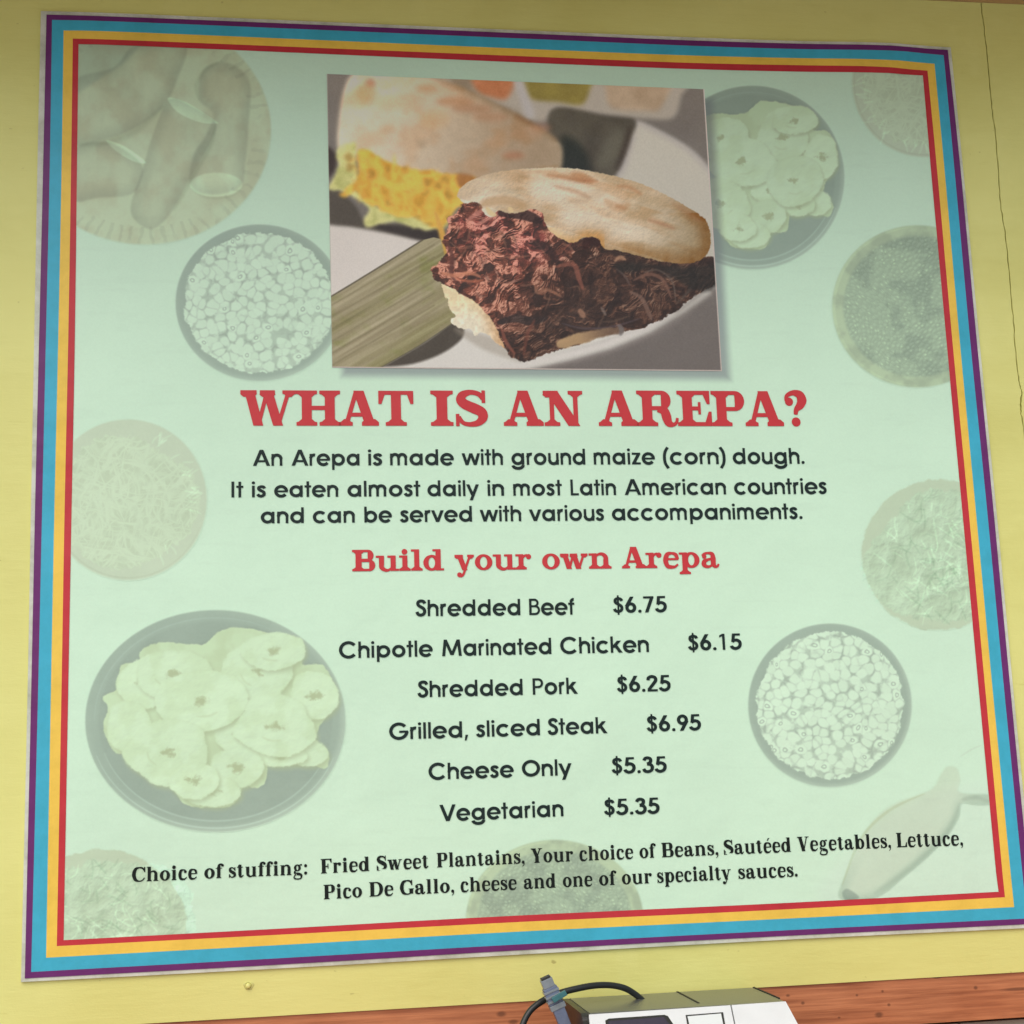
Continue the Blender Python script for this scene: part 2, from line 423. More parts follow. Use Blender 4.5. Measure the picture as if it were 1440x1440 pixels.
    arc_c = [(n(760), X * .24, T * .8), (n(640), X * .09, T), (n(500), T * .35, W(.3, s)), (n(260), X * .12, W(.7, s)), (n(50) + s / 2, X * .5, s), (n(260), X * .87, W(.7, s)), (n(480), X - T * .3, T)]
    g['c'] = (n(820), [G_K(arc_c + [(n(640), X * .93, T)], T), G_C(n(640), X * .78, s * .45)])
    g['e'] = (n(850), [G_K(arc_c + [(n(680), X * .84, W(.5, s)), (n(740), X * .55, W(.45, s))], T), G_box(n(120), n(790), X * .50, X * .50 + T * .9)])
    g['\u00e9'] = (g['e'][0], g['e'][1] + [G_P((n(400), 830), (n(470), 810), (n(690), 1010), (n(520), 1010))])
    g['a'] = (n(960), [G_K([(n(150), X * .74, W(.6, s)), (n(230), X * .90, T), (n(400), X - T * .4, T), (n(590), X * .88, W(.6, s)), (n(640), X * .6, s), (n(640), X * .25, s), (n(700), X * .08, W(.4, s)), (n(820), X * .06, T), (n(900), X * .22, T * .8)], T), G_C(n(210), X * .72, s * .45), G_K([(n(640), X * .58, T), (n(400), X * .52, T * 1.1), (n(210), X * .40, W(.75, s)), (n(180), X * .20, W(.85, s)), (n(300), X * .07, W(.35, s)), (n(480), X * .08, T), (n(640), X * .26, T)], T)])
    g['s'] = (n(720), [G_K([(n(570), X * .72, T), (n(480), X * .90, T), (n(320), X - T * .3, T), (n(180), X * .86, W(.5, s)), (n(200), X * .66, W(.8, s)), (n(380), X * .52, W(.9, s)), (n(550), X * .38, W(.85, s)), (n(570), X * .18, W(.6, s)), (n(400), T * .3, T), (n(230), X * .08, T), (n(130), X * .28, T)], T), G_box(n(560), n(560) + T * .8, X * .64, X + 8), G_box(n(80), n(80) + T * .8, -8, X * .34)])
    g['t'] = (n(680), [stem(n(300), X * .2, X * 1.22, s), G_box(n(40), n(560), X - Fs, X), G_P((n(40), X - Fs), (n(300), X * 1.3), (n(300), X - Fs)), G_K([(n(300), X * .3, s), (n(330), X * .1, W(.7, s)), (n(440), T * .3, T * 1.2), (n(600), X * .2, T * .8)], T)])
    g['f'] = (n(640), [stem(n(290), 0, 760, s)] + lf(n(290)) + [G_box(n(40), n(560), X - Fs, X), G_K([(n(290), 700, s), (n(320), 880, W(.7, s)), (n(450), 965, T * 1.1), (n(560), 950, T * 1.2)], T), G_C(n(590), 880, s * .42)])
    g['v'] = (n(960), [G_D(n(230), X, n(480), 0, s), G_D(n(490), 0, n(740), X, T)] + foot(n(215), n(205), X, s, -1) + foot(n(755), n(165), X, T, -1))
    g['w'] = (n(1400), [G_D(n(230), X, n(440), 0, s), G_D(n(450), 0, n(650), X, T), G_D(n(660), X, n(890), 0, s), G_D(n(900), 0, n(1160), X, T)] + foot(n(215), n(205), X, s, -1) + foot(n(660), n(180), X, s, -1) + foot(n(1175), n(165), X, T, -1))
    g['y'] = (n(980), [G_D(n(230), X, n(500), 0, s), G_D(n(770), X, n(430), -190, T), G_K([(n(455), -130, T), (n(380), -240, T * 1.1), (n(270), -280, T * 1.3)], T), G_C(n(235), -215, s * .48)] + foot(n(215), n(205), X, s, -1) + foot(n(785), n(165), X, T, -1))
    g['g'] = (n(930), [G_R(n(430), X * .68, n(300), X * .34, s * .8, T), G_K([(n(600), X * .92, T), (n(720), X * .98, T), (n(830), X * .95, T * 1.6)], T), G_K([(n(260), X * .42, T), (n(190), X * .24, W(.3, s)), (n(330), X * .10, W(.7, s)), (n(600), X * .06, W(.75, s)), (n(780), -X * .07, W(.5, s)), (n(720), -250, T * 1.2), (n(420), -300, T * 1.1), (n(180), -240, T * 1.4), (n(160), -110, T), (n(300), X * .03, T)], T)])
    g['.'] = (n(400), [G_C(n(200), 95, 112)])
    g[':'] = (n(430), [G_C(n(215), 95, 112), G_C(n(215), X - 100, 112)])
    g[','] = (n(400), [G_C(n(200), 95, 112), G_K([(n(200) + 70, 60, 80), (n(200) + 55, -80, 60), (n(200) - 60, -200, 40)], 60)])
    return g


def glyph_field(prims, X, Y):
    f = np.full(X.shape, 1e9)
    for p in prims:
        if p[0] == 'p': d = sd_poly(X, Y, p[1])
        elif p[0] == 'r': d = np.maximum(sd_poly(X, Y, p[1]), -sd_poly(X, Y, p[2]))
        else:
            s, wi, butt = p[1], p[2], p[3]; d = np.full(X.shape, 1e9)
            for i in range(len(s) - 1):
                x0, y0 = s[i]; x1, y1 = s[i + 1]; ex, ey = x1 - x0, y1 - y0; L = ex * ex + ey * ey + 1e-9
                t = np.clip(((X - x0) * ex + (Y - y0) * ey) / L, 0, 1)
                d = np.minimum(d, np.hypot(X - x0 - t * ex, Y - y0 - t * ey) - (wi[i] + (wi[i + 1] - wi[i]) * t) / 2)
            if butt:
                for e, q, wv in ((s[0], s[1], wi[0]), (s[-1], s[-2], wi[-1])):
                    tx, ty = e[0] - q[0], e[1] - q[1]; l = math.hypot(tx, ty); tx /= l; ty /= l
                    pr = (X - e[0]) * tx + (Y - e[1]) * ty
                    d = np.maximum(d, np.minimum(pr, wv * .75 - np.hypot(X - e[0], Y - e[1])))
        f = np.minimum(f, d)
    return f


def trace(f, x0, y0, st):
    """marching squares -> closed loops"""
    H, Wd = f.shape; ins = f < 0
    code = ins[:-1, :-1] * 1 + ins[:-1, 1:] * 2 + ins[1:, 1:] * 4 + ins[1:, :-1] * 8
    nxt = {}; pos = {}
    def pt(e):
        if e in pos: return
        k, i, j = e
        if k == 0: a, b = f[i, j], f[i, j + 1]; t = a / (a - b); pos[e] = (x0 + (j + t) * st, y0 + i * st)
        else: a, b = f[i, j], f[i + 1, j]; t = a / (a - b); pos[e] = (x0 + j * st, y0 + (i + t) * st)
    T_ = {1: [(3, 0)], 2: [(0, 1)], 3: [(3, 1)], 4: [(1, 2)], 5: [(3, 0), (1, 2)], 6: [(0, 2)], 7: [(3, 2)], 8: [(2, 3)], 9: [(2, 0)], 10: [(0, 1), (2, 3)], 11: [(2, 1)], 12: [(1, 3)], 13: [(1, 0)], 14: [(0, 3)]}
    ii, jj = np.nonzero((code > 0) & (code < 15))
    for i, j in zip(ii.tolist(), jj.tolist()):
        E = [(0, i, j), (1, i, j + 1), (0, i + 1, j), (1, i, j)]
        for a, b in T_[int(code[i, j])]:
            pt(E[a]); pt(E[b]); nxt[E[a]] = E[b]
    loops = []
    while nxt:
        s = next(iter(nxt)); cur = s; lp = []
        while cur in nxt:
            lp.append(pos[cur]); cur = nxt.pop(cur)
        if len(lp) > 5: loops.append(lp)
    return loops


def simplify(lp, eps):
    p = np.array(lp); N = len(p)
    a = 0; b = int(np.argmax(np.hypot(*(p - p[0]).T)))
    keep = {a, b}; q = np.vstack([p, p[:1]])
    stack = [(a, b), (b, N)]
    while stack:
        i, j = stack.pop()
        if j - i < 2: continue
        A, B = q[i], q[j]; d = B - A; L = math.hypot(*d) + 1e-9
        s = q[i + 1:j] - A; dd = np.abs(s[:, 0] * d[1] - s[:, 1] * d[0]) / L
        m = int(np.argmax(dd))
        if dd[m] > eps: keep.add(i + 1 + m); stack += [(i, i + 1 + m), (i + 1 + m, j)]
    return [tuple(q[i]) for i in sorted(keep)]


class Face:
    def __init__(s, glyphs, step=9): s.g = glyphs; s.c = {}; s.step = step

    def get(s, ch):
        if ch in s.c: return s.c[ch]
        adv, prims = s.g[ch]; st = s.step
        xs = np.arange(-160, adv + 200, st); ys = np.arange(-380, 1180, st)
        X, Y = np.meshgrid(xs, ys)
        lps = [simplify(l, 2.2) for l in trace(glyph_field(prims, X, Y), xs[0], ys[0], st)]
        lps = [l for l in lps if len(l) > 2]
        V = [v for l in lps for v in l]
        tris = []; off = [0]
        for l in lps: off.append(off[-1] + len(l))
        area = [sum(l[i - 1][0] * l[i][1] - l[i][0] * l[i - 1][1] for i in range(len(l))) for l in lps]
        def inside(pt, l):
            c = False
            for i in range(len(l)):
                (ax_, ay_), (bx_, by_) = l[i - 1], l[i]
                if (ay_ > pt[1]) != (by_ > pt[1]) and pt[0] < (bx_ - ax_) * (pt[1] - ay_) / (by_ - ay_) + ax_: c = not c
            return c
        depth = [sum(inside(l[0], o) for j, o in enumerate(lps) if j != i) for i, l in enumerate(lps)]
        for i, l in enumerate(lps):
            if depth[i] % 2: continue
            grp = [i] + [j for j, h in enumerate(lps) if depth[j] == depth[i] + 1 and inside(h[0], l)]
            idx = [off[j] + q for j in grp for q in range(len(lps[j]))]
            for t in tessellate_polygon([[Vector((a, b, 0)) for a, b in lps[j]] for j in grp]):
                tris.append(tuple(idx[q] for q in t))
        x = [v[0] for v in V]
        s.c[ch] = (adv, V, [tuple(t) for t in tris], min(x), max(x)); return s.c[ch]


TRACK = {}


def text_mesh(name, face, words, cap, Y, track=0.0):
    """words: (text, x0, y0, x1, y1): the ink runs from x0 to x1 along the baseline y0..y1; cap = cap height in photo px"""
    V, Fc = [], []
    for txt, x0, y0, x1, y1 in words:
        pen = 0; placed = []
        for ch in txt:
            adv, gv, gt, a, b = face.get(ch); placed.append((pen, gv, gt)); last = pen + b
            if pen == 0 and len(placed) == 1: first = a
            pen += adv + track
        P0 = at(x0, y0, 0); P1 = at(x1, y1, 0); D = P1 - P0; sx = D.length / (last - first); ux = D.normalized()
        xm, ym = (x0 + x1) / 2, (y0 + y1) / 2
        hh = (at(xm, ym - cap, 0) - at(xm, ym, 0)).length / 1000
        uz = Vector((-ux.z, 0, ux.x))
        for pn, gv, gt in placed:
            o = len(V)
            for gx, gy in gv:
                q = P0 + ux * ((pn + gx - first) * sx) + uz * (gy * hh); V.append((q.x, Y, q.z))
            Fc += [(o + t[0], o + t[1], o + t[2]) for t in gt]
    m = mesh_from(name, V, Fc)
    bm = bmesh.new(); bm.from_mesh(m)
    for f in bm.faces:
        f.normal_update()
        if f.normal.y > 0: f.normal_flip()
    bm.to_mesh(m); bm.free()
    return m

# ------------------------------------------------------------------ the poster's flat print, drawn texel by texel in the poster's own plane
class Print:
    """a rectangle x0..x1, z0..z1 of the poster plane; X, Y hold for each texel where it was measured in the photograph"""
    def __init__(s, x0, x1, z0, z1, n):
        s.b = (x0, x1, z0, z1); s.w = n; s.h = max(2, int(n * (z1 - z0) / (x1 - x0)))
        gx, gz = np.meshgrid(x0 + (np.arange(s.w) + .5) / s.w * (x1 - x0), z0 + (np.arange(s.h) + .5) / s.h * (z1 - z0))
        c = np.stack([gx, np.zeros_like(gx), gz], -1) @ RWC.T + TWC
        s.X = c[..., 0] / c[..., 2] * F + PX / 2; s.Y = c[..., 1] / c[..., 2] * F + PX / 2
        s.A = np.zeros((s.h, s.w, 3))                     # sRGB 0..255 as seen, or a linear factor

    def win(s, P, m):
        P = np.asarray(P, float)
        k = (s.X > P[:, 0].min() - m) & (s.X < P[:, 0].max() + m) & (s.Y > P[:, 1].min() - m) & (s.Y < P[:, 1].max() + m)
        r = np.flatnonzero(k.any(1)); c = np.flatnonzero(k.any(0))
        if len(r) == 0 or len(c) == 0: return None
        return slice(r[0], r[-1] + 1), slice(c[0], c[-1] + 1)

    def shape(s, pts, soft=1.0, sm=True, rough=0.0, rs=.1, seed=5, n=6):
        """window and coverage of a (smoothed) polygon with soft and ragged edge"""
        P = spline(pts, n) if sm else np.array(pts, float)
        wn = s.win(P, soft * 2 + rough * 2 + 2)
        if wn is None: return None
        x, y = s.X[wn], s.Y[wn]; d = sd_poly(x, y, P)
        if rough: d = d + rough * 2 * (fbm(x * rs, y * rs, seed, 4, .65) - .5)
        return wn, x, y, d, 1 - sstep(-soft, soft, d)

    def fill(s, pts, col, soft=1.0, op=1.0, mul=False, **k):
        r = s.shape(pts, soft, **k)
        if r is None: return
        wn, x, y, d, a = r
        c = col(x, y, d) if callable(col) else np.asarray(col, float)
        a = (a * op)[..., None]
        if mul: s.A[wn] *= 1 - a + a * c
        else: s.A[wn] = s.A[wn] * (1 - a) + a * c

    def line(s, pts, wd, col, op=1.0, soft=.8, mul=False, taper=True):
        P = spline(pts, 6, False); wn = s.win(P, wd + 3)
        if wn is None: return
        x, y = s.X[wn], s.Y[wn]; d = np.full(x.shape, 1e9)
        N = len(P) - 1
        for i in range(N):
            ex, ey = P[i + 1] - P[i]; L = ex * ex + ey * ey + 1e-9
            t = np.clip(((x - P[i][0]) * ex + (y - P[i][1]) * ey) / L, 0, 1)
            u = (i + t) / N; ww = wd / 2 * (np.sqrt(np.clip(4 * u * (1 - u), 0, 1)) if taper else 1)
            d = np.minimum(d, np.hypot(x - P[i][0] - t * ex, y - P[i][1] - t * ey) - ww)
        a = ((1 - sstep(-soft, soft, d)) * op)[..., None]
        c = np.asarray(col, float)
        if mul: s.A[wn] *= 1 - a + a * c
        else: s.A[wn] = s.A[wn] * (1 - a) + a * c

    def blur(s, sig):
        r = int(sig * 3); k = np.exp(-np.arange(-r, r + 1) ** 2 / (2 * sig * sig)); k /= k.sum()
        P_ = np.pad(s.A, ((r, r), (0, 0), (0, 0)), 'edge'); s.A = sum(k[i] * P_[i:i + s.h] for i in range(2 * r + 1))
        P_ = np.pad(s.A, ((0, 0), (r, r), (0, 0)), 'edge'); s.A = sum(k[i] * P_[:, i:i + s.w] for i in range(2 * r + 1))

    def image(s, name, linear):
        img = bpy.data.images.new(name, s.w, s.h, alpha=False)
        px = np.ones((s.h, s.w, 4), np.float32); px[..., :3] = srgb(linear)
        img.pixels.foreach_set(px.ravel()); img.update(); img.pack()
        return img

    def uv(s, me):
        x0, x1, z0, z1 = s.b; l = me.uv_layers.new(name='print')
        for lp in me.loops:
            v = me.vertices[lp.vertex_index].co
            l.data[lp.index].uv = ((v.x - x0) / (x1 - x0), (v.z - z0) / (z1 - z0))


def mixc(a, b, t): return np.asarray(a, float) * (1 - t[..., None]) + np.asarray(b, float) * t[..., None]


def relief(h, amp=1.0):
    """how a small relief h (texels high) in the photographed food takes light from above left"""
    gy, gx = np.gradient(h)
    nx, ny = -gx * amp, -gy * amp; L = np.sqrt(nx * nx + ny * ny + 1)
    return np.clip((-.45 * nx + .62 * ny + .64) / L, 0, 1)


def rot(x, y, deg):
    c, s_ = math.cos(math.radians(deg)), math.sin(math.radians(deg)); return x * c + y * s_, -x * s_ + y * c


# ---- the food photograph printed on the poster
PH = [(459.5, 104.5), (990.3, 126), (1015, 522.3), (467, 517.3)]


def draw_food():
    q = [at(*p) for p in PH]; xs = [v.x for v in q]; zs = [v.z for v in q]
    p = Print(min(xs) - .002, max(xs) + .002, min(zs) - .002, max(zs) + .002, 1150)
    x, y = p.X, p.Y
    n = fbm(x / 60, y / 60, 3)
    p.A[:] = mixc((100, 93, 87), (118, 110, 101), n)
    t = sstep(330, 480, y)[..., None]
    p.A[:] = p.A * (1 - t) + np.array((108, 100, 94)) * t
    # blurred condiment tray behind
    p.fill([(625, 90), (965, 90), (958, 135), (946, 166), (905, 167), (840, 160), (784, 152), (765, 171), (735, 166), (700, 150), (660, 135)], (158, 148, 134), 5)
    p.fill([(655, 95), (728, 95), (724, 116), (712, 139), (690, 137), (670, 128)], lambda x, y, d: mixc((158, 96, 60), (178, 118, 84), fbm(x / 14, y / 14, 8)), 6)
    p.fill([(630, 95), (660, 100), (665, 125), (690, 143), (730, 160), (720, 172), (670, 140), (640, 125)], (128, 112, 92), 7)
    p.fill([(738, 90), (838, 95), (830, 124), (818, 147), (785, 144), (742, 136)], lambda x, y, d: mixc((112, 98, 52), (140, 126, 62), fbm(x / 18, y / 14, 9)), 5)
    p.fill([(858, 95), (945, 95), (930, 150), (905, 156), (862, 152), (852, 130)], lambda x, y, d: mixc((176, 156, 132), (140, 115, 88), fbm(x / 22, y / 22, 10)), 6)
    p.line([(728, 110), (738, 140), (745, 160)], 14, (165, 158, 152), soft=5, taper=False)
    # dark block and the plate behind
    p.fill([(893, 171), (925, 182), (970, 208), (1003, 240), (1030, 262), (1030, 400), (900, 330), (820, 250), (866, 246), (884, 200)], lambda x, y, d: mixc((180, 173, 158), (166, 158, 150), sstep(-14, 0, d)), 3)
    p.fill([(784, 152), (850, 163), (893, 170), (884, 200), (868, 240), (850, 262), (780, 262), (770, 180)], lambda x, y, d: mixc((92, 86, 72), (62, 56, 48), fbm(x / 26, y / 40, 12)), 3.5)
    p.fill([(792, 192), (812, 200), (826, 222), (830, 250), (785, 250), (788, 215)], (38, 42, 38), 9, .9)
    p.line([(842, 232), (856, 215), (872, 185)], 22, (104, 100, 84), .55, soft=9)
    p.line([(866, 240), (880, 205), (886, 178)], 9, (62, 52, 44), .8, soft=4)
    # white plate lower left and below
    p.fill([(440, 300), (480, 316), (560, 328), (640, 345), (640, 460), (440, 460)], lambda x, y, d: mixc((206, 197, 187), (196, 186, 176), fbm(x / 60, y / 60, 15)), 1.5, sm=False)
    plate = [(440, 530), (560, 470), (640, 440), (760, 430), (900, 420), (985, 395), (1030, 372), (1015, 398), (1000, 410), (960, 440), (905, 467), (850, 487), (790, 505), (740, 518), (690, 531), (600, 545)]
    p.fill(plate, (206, 200, 190), 1.5)
    p.fill([(1000, 398), (955, 434), (905, 460), (840, 482), (760, 500), (700, 512), (700, 528), (745, 520), (800, 508), (860, 492), (915, 470), (965, 441), (1003, 415)], lambda x, y, d: mixc((202, 196, 186), (122, 114, 106), sstep(-7, 0, d) * sstep(700, 960, x) * .6 + sstep(880, 1000, x) * .35), 3, sm=False)
    p.line([(700, 518), (780, 503), (850, 484), (905, 462), (950, 438)], 7, (206, 198, 190), .85, soft=3)
    p.line([(720, 526), (800, 511), (870, 491), (930, 465), (975, 438)], 5, (132, 122, 116), .55, soft=2.5)
    # dark left shadow and shade under the cheese
    p.fill([(450, 205), (468, 212), (473, 228), (466, 246), (450, 252)], (52, 40, 36), 3)
    p.fill([(450, 262), (475, 268), (500, 290), (515, 312), (560, 316), (620, 320), (630, 345), (620, 345), (560, 331), (500, 320), (450, 310)], (74, 66, 56), 3)
    p.fill([(520, 316), (580, 320), (622, 325), (628, 345), (590, 338), (545, 326)], (48, 40, 36), 3)
    # bread at the back (out of focus)
    back = [(474, 196), (477, 160), (484, 125), (497, 104), (530, 96), (590, 101), (640, 119), (700, 147), (748, 172), (774, 188), (787, 202), (791, 215), (788, 240), (770, 252), (700, 262), (640, 262), (590, 250), (545, 236), (505, 220), (478, 210)]

    def backcol(x, y, d):
        t = sstep(480, 800, x + (y - 200) * .2)
        c = mixc((198, 181, 156), (152, 130, 104), t)
        a = fbm(x / 32, y / 24, 30, 4)
        c = c + (sstep(.48, .75, a))[..., None] * np.array([-3, -12, -18])
        c = c + (sstep(-26, 0, d) * (y > 180))[..., None] * np.array([8, 10, 10]) * .8
        c = c - (sstep(-12, 0, d) * (y < 200) * (x > 560))[..., None] * np.array([22, 26, 28])
        return c + ((fbm(x / 9, y / 9, 32, 3) - .5) * 13)[..., None]
    p.fill(back, backcol, 4)
    for cx, cy, rx, ry, c, o in ((521, 117, 6, 6, (140, 78, 52), .8), (515, 132, 13, 15, (196, 138, 92), .8), (505, 138, 14, 14, (190, 150, 100), .5), (600, 125, 14, 6, (170, 118, 74), .7), (640, 143, 24, 7, (164, 108, 68), .7), (664, 153, 26, 6, (150, 92, 58), .6), (690, 165, 24, 7, (158, 106, 72), .6), (545, 182, 9, 5, (168, 138, 98), .7), (593, 202, 5, 4, (148, 124, 96), .7), (722, 219, 14, 5, (160, 98, 68), .8), (700, 200, 16, 9, (176, 136, 98), .5), (610, 168, 22, 14, (190, 152, 108), .55), (545, 145, 20, 10, (192, 156, 112), .5), (740, 190, 22, 10, (168, 128, 94), .5), (760, 180, 14, 6, (176, 120, 88), .6), (670, 230, 20, 8, (182, 150, 118), .5)):
        p.fill([(cx + rx * math.cos(a), cy + ry * math.sin(a)) for a in np.linspace(0, 6.28, 9)[:-1]], c, 7, o * .75)
    # shredded cheese with a frill of lettuce
    frill = [(474, 210), (500, 202), (500, 240), (520, 285), (560, 300), (630, 300), (628, 318), (610, 324), (585, 322), (560, 314), (535, 316), (517, 320), (511, 310), (520, 295), (505, 282), (490, 275), (476, 268), (464, 268), (462, 262), (472, 245), (475, 230)]
    p.fill(frill, lambda x, y, d: mixc((196, 190, 124), (168, 166, 96), sstep(.35, .7, fbm(x / 11, y / 11, 40))) + (sstep(-6, 0, d) * 14)[..., None], 2, rough=3, rs=.09)
    cheese = [(503, 212), (516, 210), (535, 222), (560, 233), (600, 240), (645, 246), (668, 252), (665, 280), (645, 292), (632, 308), (622, 320), (605, 320), (590, 308), (570, 306), (550, 302), (530, 292), (514, 285), (500, 268), (488, 278), (478, 274), (492, 262), (503, 250), (505, 232)]

    def cheesecol(x, y, d):
        r = np.zeros(x.shape)
        for k, an in enumerate((18, -35, 62, 100)):
            u, v = rot(x + 16 * fbm(x / 36, y / 36, 60 + k), y + 16 * fbm(x / 36, y / 36, 70 + k), an)
            r = np.maximum(r, ridged(u / 46, v / 12, 80 + 9 * k, 1) * (.8 + .2 * vnoise(u / 30, v / 14, 90 + k)))
        c = mixc((190, 140, 48), (226, 180, 76), sstep(.62, .95, r))
        hole = sstep(.6, .8, fbm(x / 14, y / 9, 95, 3))
        return c * (1 - .16 * hole[..., None])
    p.fill(cheese, cheesecol, 2, rough=4, rs=.1)
    rs = np.random.RandomState(4)
    for k in range(90):
        cx, cy = rs.uniform(502, 655), rs.uniform(222, 306); an = rs.uniform(0, 3.14); L = rs.uniform(9, 19); b = rs.uniform(-5, 5)
        if cy < 222 + (cx - 502) * .2 or cy > 268 + (cx - 500) * .35 : continue
        dx, dy = math.cos(an) * L, math.sin(an) * L
        p.line([(cx - dx, cy - dy), (cx + b, cy + b), (cx + dx, cy + dy)], 4.6, (228 + rs.randint(-14, 8), 176 + rs.randint(-14, 12), 76), .42, soft=2.6)
    for a_, b_ in (((491, 222), 5), ((492, 235), 5), ((522, 245), 6), ((570, 240), 4), ((601, 257), 5), ((626, 253), 6), ((616, 262), 4), ((545, 239), 4)):
        p.fill([(a_[0] + b_ * math.cos(t), a_[1] + b_ * 1.2 * math.sin(t)) for t in np.linspace(0, 6.28, 9)[:-1]], (146, 102, 36), 4.5, .6, rough=5, rs=.2)
    p.line([(612, 298), (619, 320), (623, 335), (626, 350), (628, 362)], 9, (206, 158, 72), .9, soft=2)
    p.fill([(643, 246), (660, 246), (668, 254), (656, 266), (645, 262)], (146, 92, 48), 3, .8)
    p.blur(3.9)
    # leaf strip (the nearer, sharper things follow the out-of-focus ones)
    leaf = [(440, 430), (466, 417), (530, 378), (594, 338), (610, 334), (650, 345), (680, 400), (640, 452), (590, 486), (532, 520), (440, 540)]

    def leafcol(x, y, d):
        u, v = rot(x, y, -31)
        a = fbm(u / 90, v / 4.2, 20, 4); b = fbm(u / 200, v / 16, 22, 3)
        c = mixc((134, 126, 86), (154, 142, 112), sstep(.3, .7, b))
        c = c + ((a - .5) * 46)[..., None]
        e = fbm(x / 30, y / 22, 24)
        return c + (sstep(.55, .8, e) * -12)[..., None] * np.array([1, .5, 1.4])
    p.fill([(545, 512), (600, 480), (640, 452), (652, 462), (648, 478), (620, 498), (580, 512), (540, 516)], (74, 66, 56), 3)
    p.fill(leaf, leafcol, .8, sm=False)
    p.line([(445, 428), (466, 417), (530, 378), (594, 338)], 2.2, (86, 78, 60), .9, taper=False)
    p.line([(636, 455), (590, 486), (532, 519)], 1.8, (92, 84, 66), .8, taper=False)
    for k in range(6):
        o = 14 + k * 17; p.line([(450, 425 + o), (530, 378 + o), (610, 331 + o)], 2.4, (112, 104, 72), .45, soft=1.5, taper=False)
    p.line([(612, 298), (619, 320), (623, 335), (626, 350), (628, 362)], 7, (200, 152, 70), .8, soft=2)
    # lower half of the bread showing at the bite
    crumb = [(622, 398), (640, 404), (664, 414), (684, 432), (696, 450), (706, 474), (716, 490), (702, 486), (690, 474), (678, 468), (668, 472), (662, 464), (650, 462), (640, 458), (634, 450), (640, 444), (632, 436), (630, 424), (624, 410)]
    p.fill([(640, 462), (700, 478), (735, 508), (690, 496), (660, 480)], (150, 138, 122), 5, .5)

    def crumbcol(x, y, d):
        t = sstep(660, 712, x + .3 * (440 - y))
        c = mixc((220, 200, 160), (186, 134, 84), t) + ((fbm(x / 5, y / 5, 44, 3) - .5) * 44)[..., None]
        return c + (sstep(420, 455, y) * (1 - t))[..., None] * np.array([4, 12, 26])
    p.fill(crumb, crumbcol, .9, rough=3, rs=.2)
    p.fill([(640, 402), (668, 410), (684, 424), (670, 424), (650, 412)], (178, 118, 70), 3, .8)
    # shredded meat
    meat = [(640, 300), (652, 287), (672, 285), (694, 291), (720, 292), (752, 288), (770, 300), (790, 325), (815, 335), (850, 334), (885, 340), (930, 352), (980, 360), (1030, 362), (1030, 380), (1003, 402), (975, 418), (952, 436), (925, 452), (905, 460), (880, 466), (845, 474), (800, 488), (765, 499), (741, 508), (722, 504), (709, 488), (698, 462), (686, 444), (672, 428), (655, 418), (640, 408), (624, 400), (610, 392), (607, 380), (616, 370), (628, 356), (622, 340), (630, 322), (628, 308)]

    def meatcol(x, y, d):
        wx = x + 30 * (fbm(x / 38, y / 38, 50) - .5) * 2; wy = y + 30 * (fbm(x / 38, y / 38, 55) - .5) * 2
        u, v = rot(wx, wy, -38); u2, v2 = rot(wx, wy, 28)
        f1 = ridged(u / 44, v / 6.5, 61, 2); f2 = ridged(u2 / 40, v2 / 6, 66, 2); f3 = ridged(u / 30, u2 / 7, 68, 2)
        sel = sstep(.40, .60, fbm(x / 40, y / 40, 71, 2)); f = f1 * (1 - sel) + f2 * sel; s3 = sstep(.5, .66, fbm(x / 30, y / 30, 83, 2)); f = f * (1 - s3) + f3 * s3
        big = fbm(wx / 20, wy / 17, 73, 3); fine = fbm(x / 2.6, y / 2.6, 77, 3, .7)
        h = 26 * big + 11 * f + 3.6 * fine
        sh = relief(h, .55)
        lit = 1 - sstep(715, 880, x + .8 * (y - 360))
        cav = (sstep(.36, .54, big) * .65 + .35) * (.35 + .65 * sstep(.30, .72, f)) * (1 - .75 * sstep(.46, .34, fbm(x / 13, y / 10, 86, 3)))
        L = (.05 + 1.25 * sh ** 1.4 * cav) * (.56 + .58 * lit) * (1 + .30 * lit * sstep(430, 320, y))
        dark = np.array((42, 31, 27)); mid = mixc((94, 64, 50), (122, 66, 50), lit); hi = mixc((156, 128, 106), (204, 142, 118), lit)
        t1 = np.clip(L / .46, 0, 1)[..., None]; t2 = np.clip((L - .46) / .40, 0, 1)[..., None]
        c = dark * (1 - t1) + mid * t1; c = c * (1 - t2) + hi * t2
        pk = sstep(.5, .75, fbm(x / 26, y / 26, 79, 2)) * lit * sstep(430, 330, y) * t1[..., 0]
        gl = sstep(.66, .80, fine) * sstep(.55, .8, sh) * (.35 + .5 * lit)
        return c + pk[..., None] * np.array([14, 0, 6]) + gl[..., None] * np.array([46, 42, 38])
    p.fill(meat, meatcol, 1.1, rough=3.5, rs=.13, seed=33)
